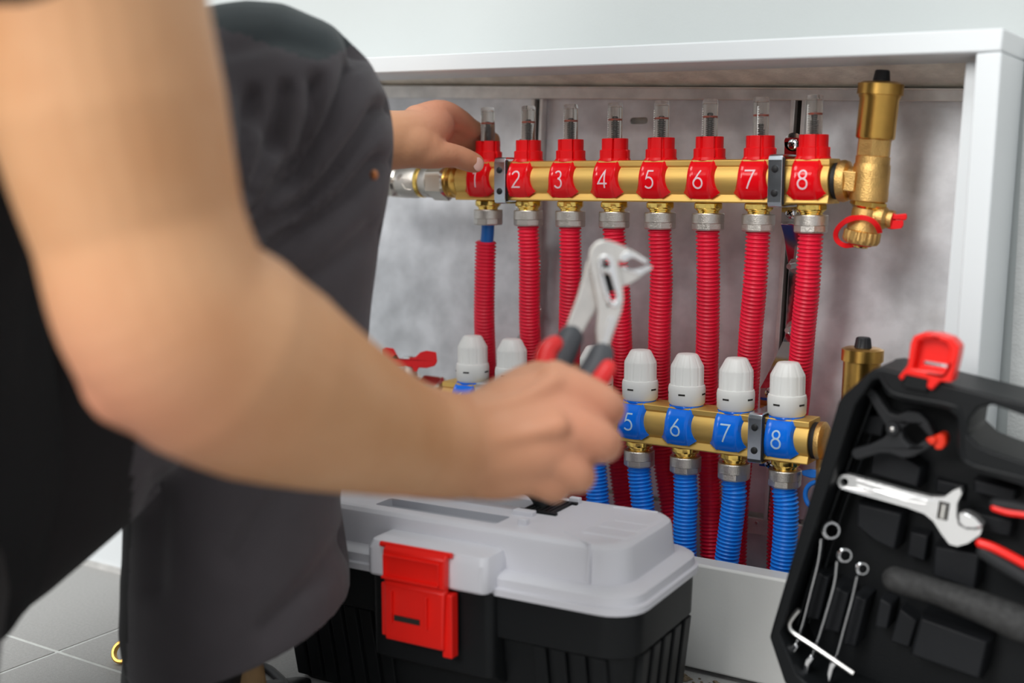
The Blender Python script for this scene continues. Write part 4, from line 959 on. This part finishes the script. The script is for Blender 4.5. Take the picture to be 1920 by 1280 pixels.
hemN = (ha-hb_).cross(fwd).normalized(); hemP = ha
if hemN.z > 0: hemN = -hemN
def tr_post(me):
    from mathutils import noise
    NN = [v.normal.copy() for v in me.vertices]
    for v, vn in zip(me.vertices, NN):
        q = v.co-CAM; d = q.dot(F); x = 960+FPX*q.dot(R)/d; y = 640-FPX*q.dot(U)/d; disp = 0
        if vn.dot(q) < 0 and x > 250:
            for (a, b, wp, dep) in fs_:
                vx, vy = b[0]-a[0], b[1]-a[1]; L2 = vx*vx+vy*vy; t = max(0, min(1, ((x-a[0])*vx+(y-a[1])*vy)/L2)); dd = (x-a[0]-t*vx)**2+(y-a[1]-t*vy)**2
                if dd < 9*wp*wp:
                    disp = min(disp, -dep*math.exp(-dd/(wp*wp)))
        n = noise.noise(v.co*11)*.004
        v.co = v.co+vn*(disp+n)
        e = (v.co-hemP).dot(hemN)
        if e > 0 and d > .85 and v.co.x > -.95 and v.co.y > -.62: v.co = v.co-hemN*e
tr = remeshed('trousers', tm, ['cloth_grey', 'cloth_slate', 'cloth_shaded'], pe, .0045, 4, tr_post)
GP = PD(248, 900, .93); GN = (PD(240, 1200, .93)-CAM).cross(PD(252, 800, .93)-CAM).normalized()  # plane that splits off the thigh side given the shade-darkened cloth colour
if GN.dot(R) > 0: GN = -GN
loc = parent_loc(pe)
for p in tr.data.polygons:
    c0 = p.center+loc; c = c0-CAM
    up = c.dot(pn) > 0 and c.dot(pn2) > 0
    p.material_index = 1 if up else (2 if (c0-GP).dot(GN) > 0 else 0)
mb = MB(); mb.ball(PD(701, 328, .865), .0035, 12, (1, .5, 1)); link('rivet', mb, 'copper_rivet', pe)
# boots
bt = MB(); A_ = PZ(400, 1400, 0); 
bt.limb([(PD(375, 1120, 1.015), .050), (PD(350, 1235, 1.03), .052), (PD(345, 1330, 1.04), .052), (PD(350, 1380, 1.05), .045)])
bt.limb([(PD(330, 1390, 1.05)+V((0, -.01, .008)), .040), (PD(400, 1400, 1.06)+V((.02, .06, .0)), .042), (PD(430, 1395, 1.1)+V((.03, .10, .0)), .038)])
remeshed('boot', bt, 'rubber', pe, .004, 3)
bt = MB(); bt.limb([(PD(452, 1215, 1.03), .016), (PD(462, 1300, 1.04), .018), (PD(468, 1360, 1.05), .02)]); link('boot_tongue', bt, 'boot_tan', pe, smooth=60)
bt = MB(); bt.limb([(V((-.95, -1.05, .05)), .045), (V((-1.06, -1.09, .045)), .042), (V((-1.12, -1.11, .04)), .038)]); link('boot', bt, 'rubber', pe, smooth=60)
# hair and eyes
mb = MB(); mb.ball(HC-fd*.012+V((0, 0, .022)), .098, 20, (.86, .98, 1.08)); mb.v = [p for p in mb.v]; link('hair', mb, 'hair', pe, smooth=60)
for s_ in (-1, 1):
    mb = MB(); mb.ball(HC+fd*.080+sd*s_*.030+V((0, 0, .008)), .0125, 12); e = link('eye', mb, 'eye', pe, smooth=180)

# ============================================================ water pump pliers in the right hand
wp = thing('water_pump_pliers', 'steel water pump pliers with red and grey grips held in the right hand', 'pliers', tuple(PD(1110, 700, .85)))
def pz(d0, th): return lambda a, b, k: PD(a, b, d0+(0, th)[k])
slot = [(1128, 486), (1134, 485), (1141, 490), (1143, 499), (1139, 504), (1136, 511), (1143, 514), (1146, 522), (1149, 534), (1153, 546), (1155, 558), (1152, 566), (1146, 564), (1141, 552), (1138, 540), (1133, 522), (1129, 505)]
lever = [(1102, 487), (1106, 466), (1116, 454), (1130, 449), (1143, 451), (1152, 458), (1158, 480), (1161, 505), (1167, 535), (1169, 560), (1165, 585), (1153, 618), (1141, 652), (1119, 650), (1117, 620), (1120, 585), (1117, 560), (1110, 525)]
mb = MB(); mb.prism([lever, slot], pz(.842, .006)); link('slotted_lever', mb, 'pliers_steel', wp, smooth=30, bevel=.0012, bseg=3)
rim = [(1120, 492), (1124, 480), (1135, 476), (1146, 480), (1152, 492), (1157, 520), (1164, 550), (1164, 568), (1157, 577), (1145, 575), (1134, 560), (1126, 530)]
mb = MB(); mb.prism([rim, slot], pz(.8405, .004)); link('slot_rim', mb, 'bright_steel', wp, smooth=30, bevel=.0008)
mb = MB(); mb.prism([[(1140, 595), (1150, 592), (1152, 598), (1138, 640), (1130, 645)], [(1142, 599), (1148, 597), (1135, 636), (1133, 638)]], pz(.8412, .003)); link('lever_groove', mb, 'bright_steel', wp, smooth=0)
ujaw = [(1140, 450), (1166, 460), (1190, 472), (1212, 486), (1217, 492), (1206, 491), (1196, 485), (1187, 482), (1180, 485), (1174, 492), (1162, 490), (1154, 492)]
mb = MB(); mb.prism([ujaw], pz(.8435, .009)); link('upper_jaw', mb, 'pliers_steel', wp, smooth=30, bevel=.0008)
mb = MB(); mb.prism([[(1161, 480), (1175, 470), (1188, 474), (1216, 489), (1215, 493), (1204, 492), (1195, 486), (1186, 482), (1179, 485), (1173, 491), (1163, 488)]], pz(.8425, .011)); link('jaw_teeth', mb, 'bright_steel', wp, smooth=30, bevel=.0005)
ljaw = [(1152, 500), (1166, 498), (1172, 502), (1184, 508), (1200, 506), (1212, 499), (1222, 500), (1221, 505), (1193, 525), (1180, 533), (1164, 537), (1150, 530)]
mb = MB(); mb.prism([ljaw], pz(.848, .009)); link('lower_jaw', mb, 'pliers_steel', wp, smooth=30, bevel=.0008)
mb = MB(); mb.prism([[(1167, 500), (1172, 498), (1184, 505), (1198, 503), (1212, 497), (1223, 499), (1222, 504), (1200, 516), (1196, 515), (1170, 507)]], pz(.847, .011)); link('jaw_teeth', mb, 'bright_steel', wp, smooth=30, bevel=.0005)
lev2 = [(1098, 494), (1104, 482), (1112, 486), (1120, 520), (1124, 558), (1118, 582), (1100, 612), (1084, 642), (1055, 626), (1066, 596), (1080, 560), (1092, 520)]
mb = MB(); mb.prism([lev2], pz(.850, .006)); link('rear_lever', mb, 'pliers_steel', wp, smooth=30, bevel=.0012, bseg=3)
mb = MB(); mb.prism([[(1117, 520), (1124, 556), (1165, 540), (1160, 500), (1120, 490)]], pz(.8485, .005)); link('pivot_plate', mb, 'tool_black', wp, smooth=0)
mb = MB(); c = PD(1134, 508, .841); mb.lathe([(.0022, .001), (.0022, -.0012), (.0014, -.0018)], c, F, 16); link('pivot_bolt', mb, 'steel', wp)
mb = MB(); mb.limb(L((1070, 632, .853, 24), (1058, 655, .851, 27), (1040, 700, .848, 28), (1015, 790, .842, 28), (995, 880, .838, 26)), 16); link('grip_sleeve', mb, 'grip_grey', wp, smooth=60)
mb = MB(); mb.limb(L((1040, 645, .844, 17), (1026, 660, .842, 20), (1018, 700, .838, 22), (1005, 770, .834, 20)), 14); link('grip', mb, 'grip_red', wp, smooth=60)
mb = MB(); mb.limb(L((1128, 662, .846, 23), (1118, 690, .844, 28), (1100, 720, .842, 29), (1065, 790, .838, 28), (1035, 870, .834, 26)), 16); link('grip_sleeve', mb, 'grip_grey', wp, smooth=60)
mb = MB(); mb.limb(L((1139, 690, .837, 17), (1128, 708, .835, 19), (1100, 745, .834, 20)), 14); link('grip', mb, 'grip_red', wp, smooth=60)
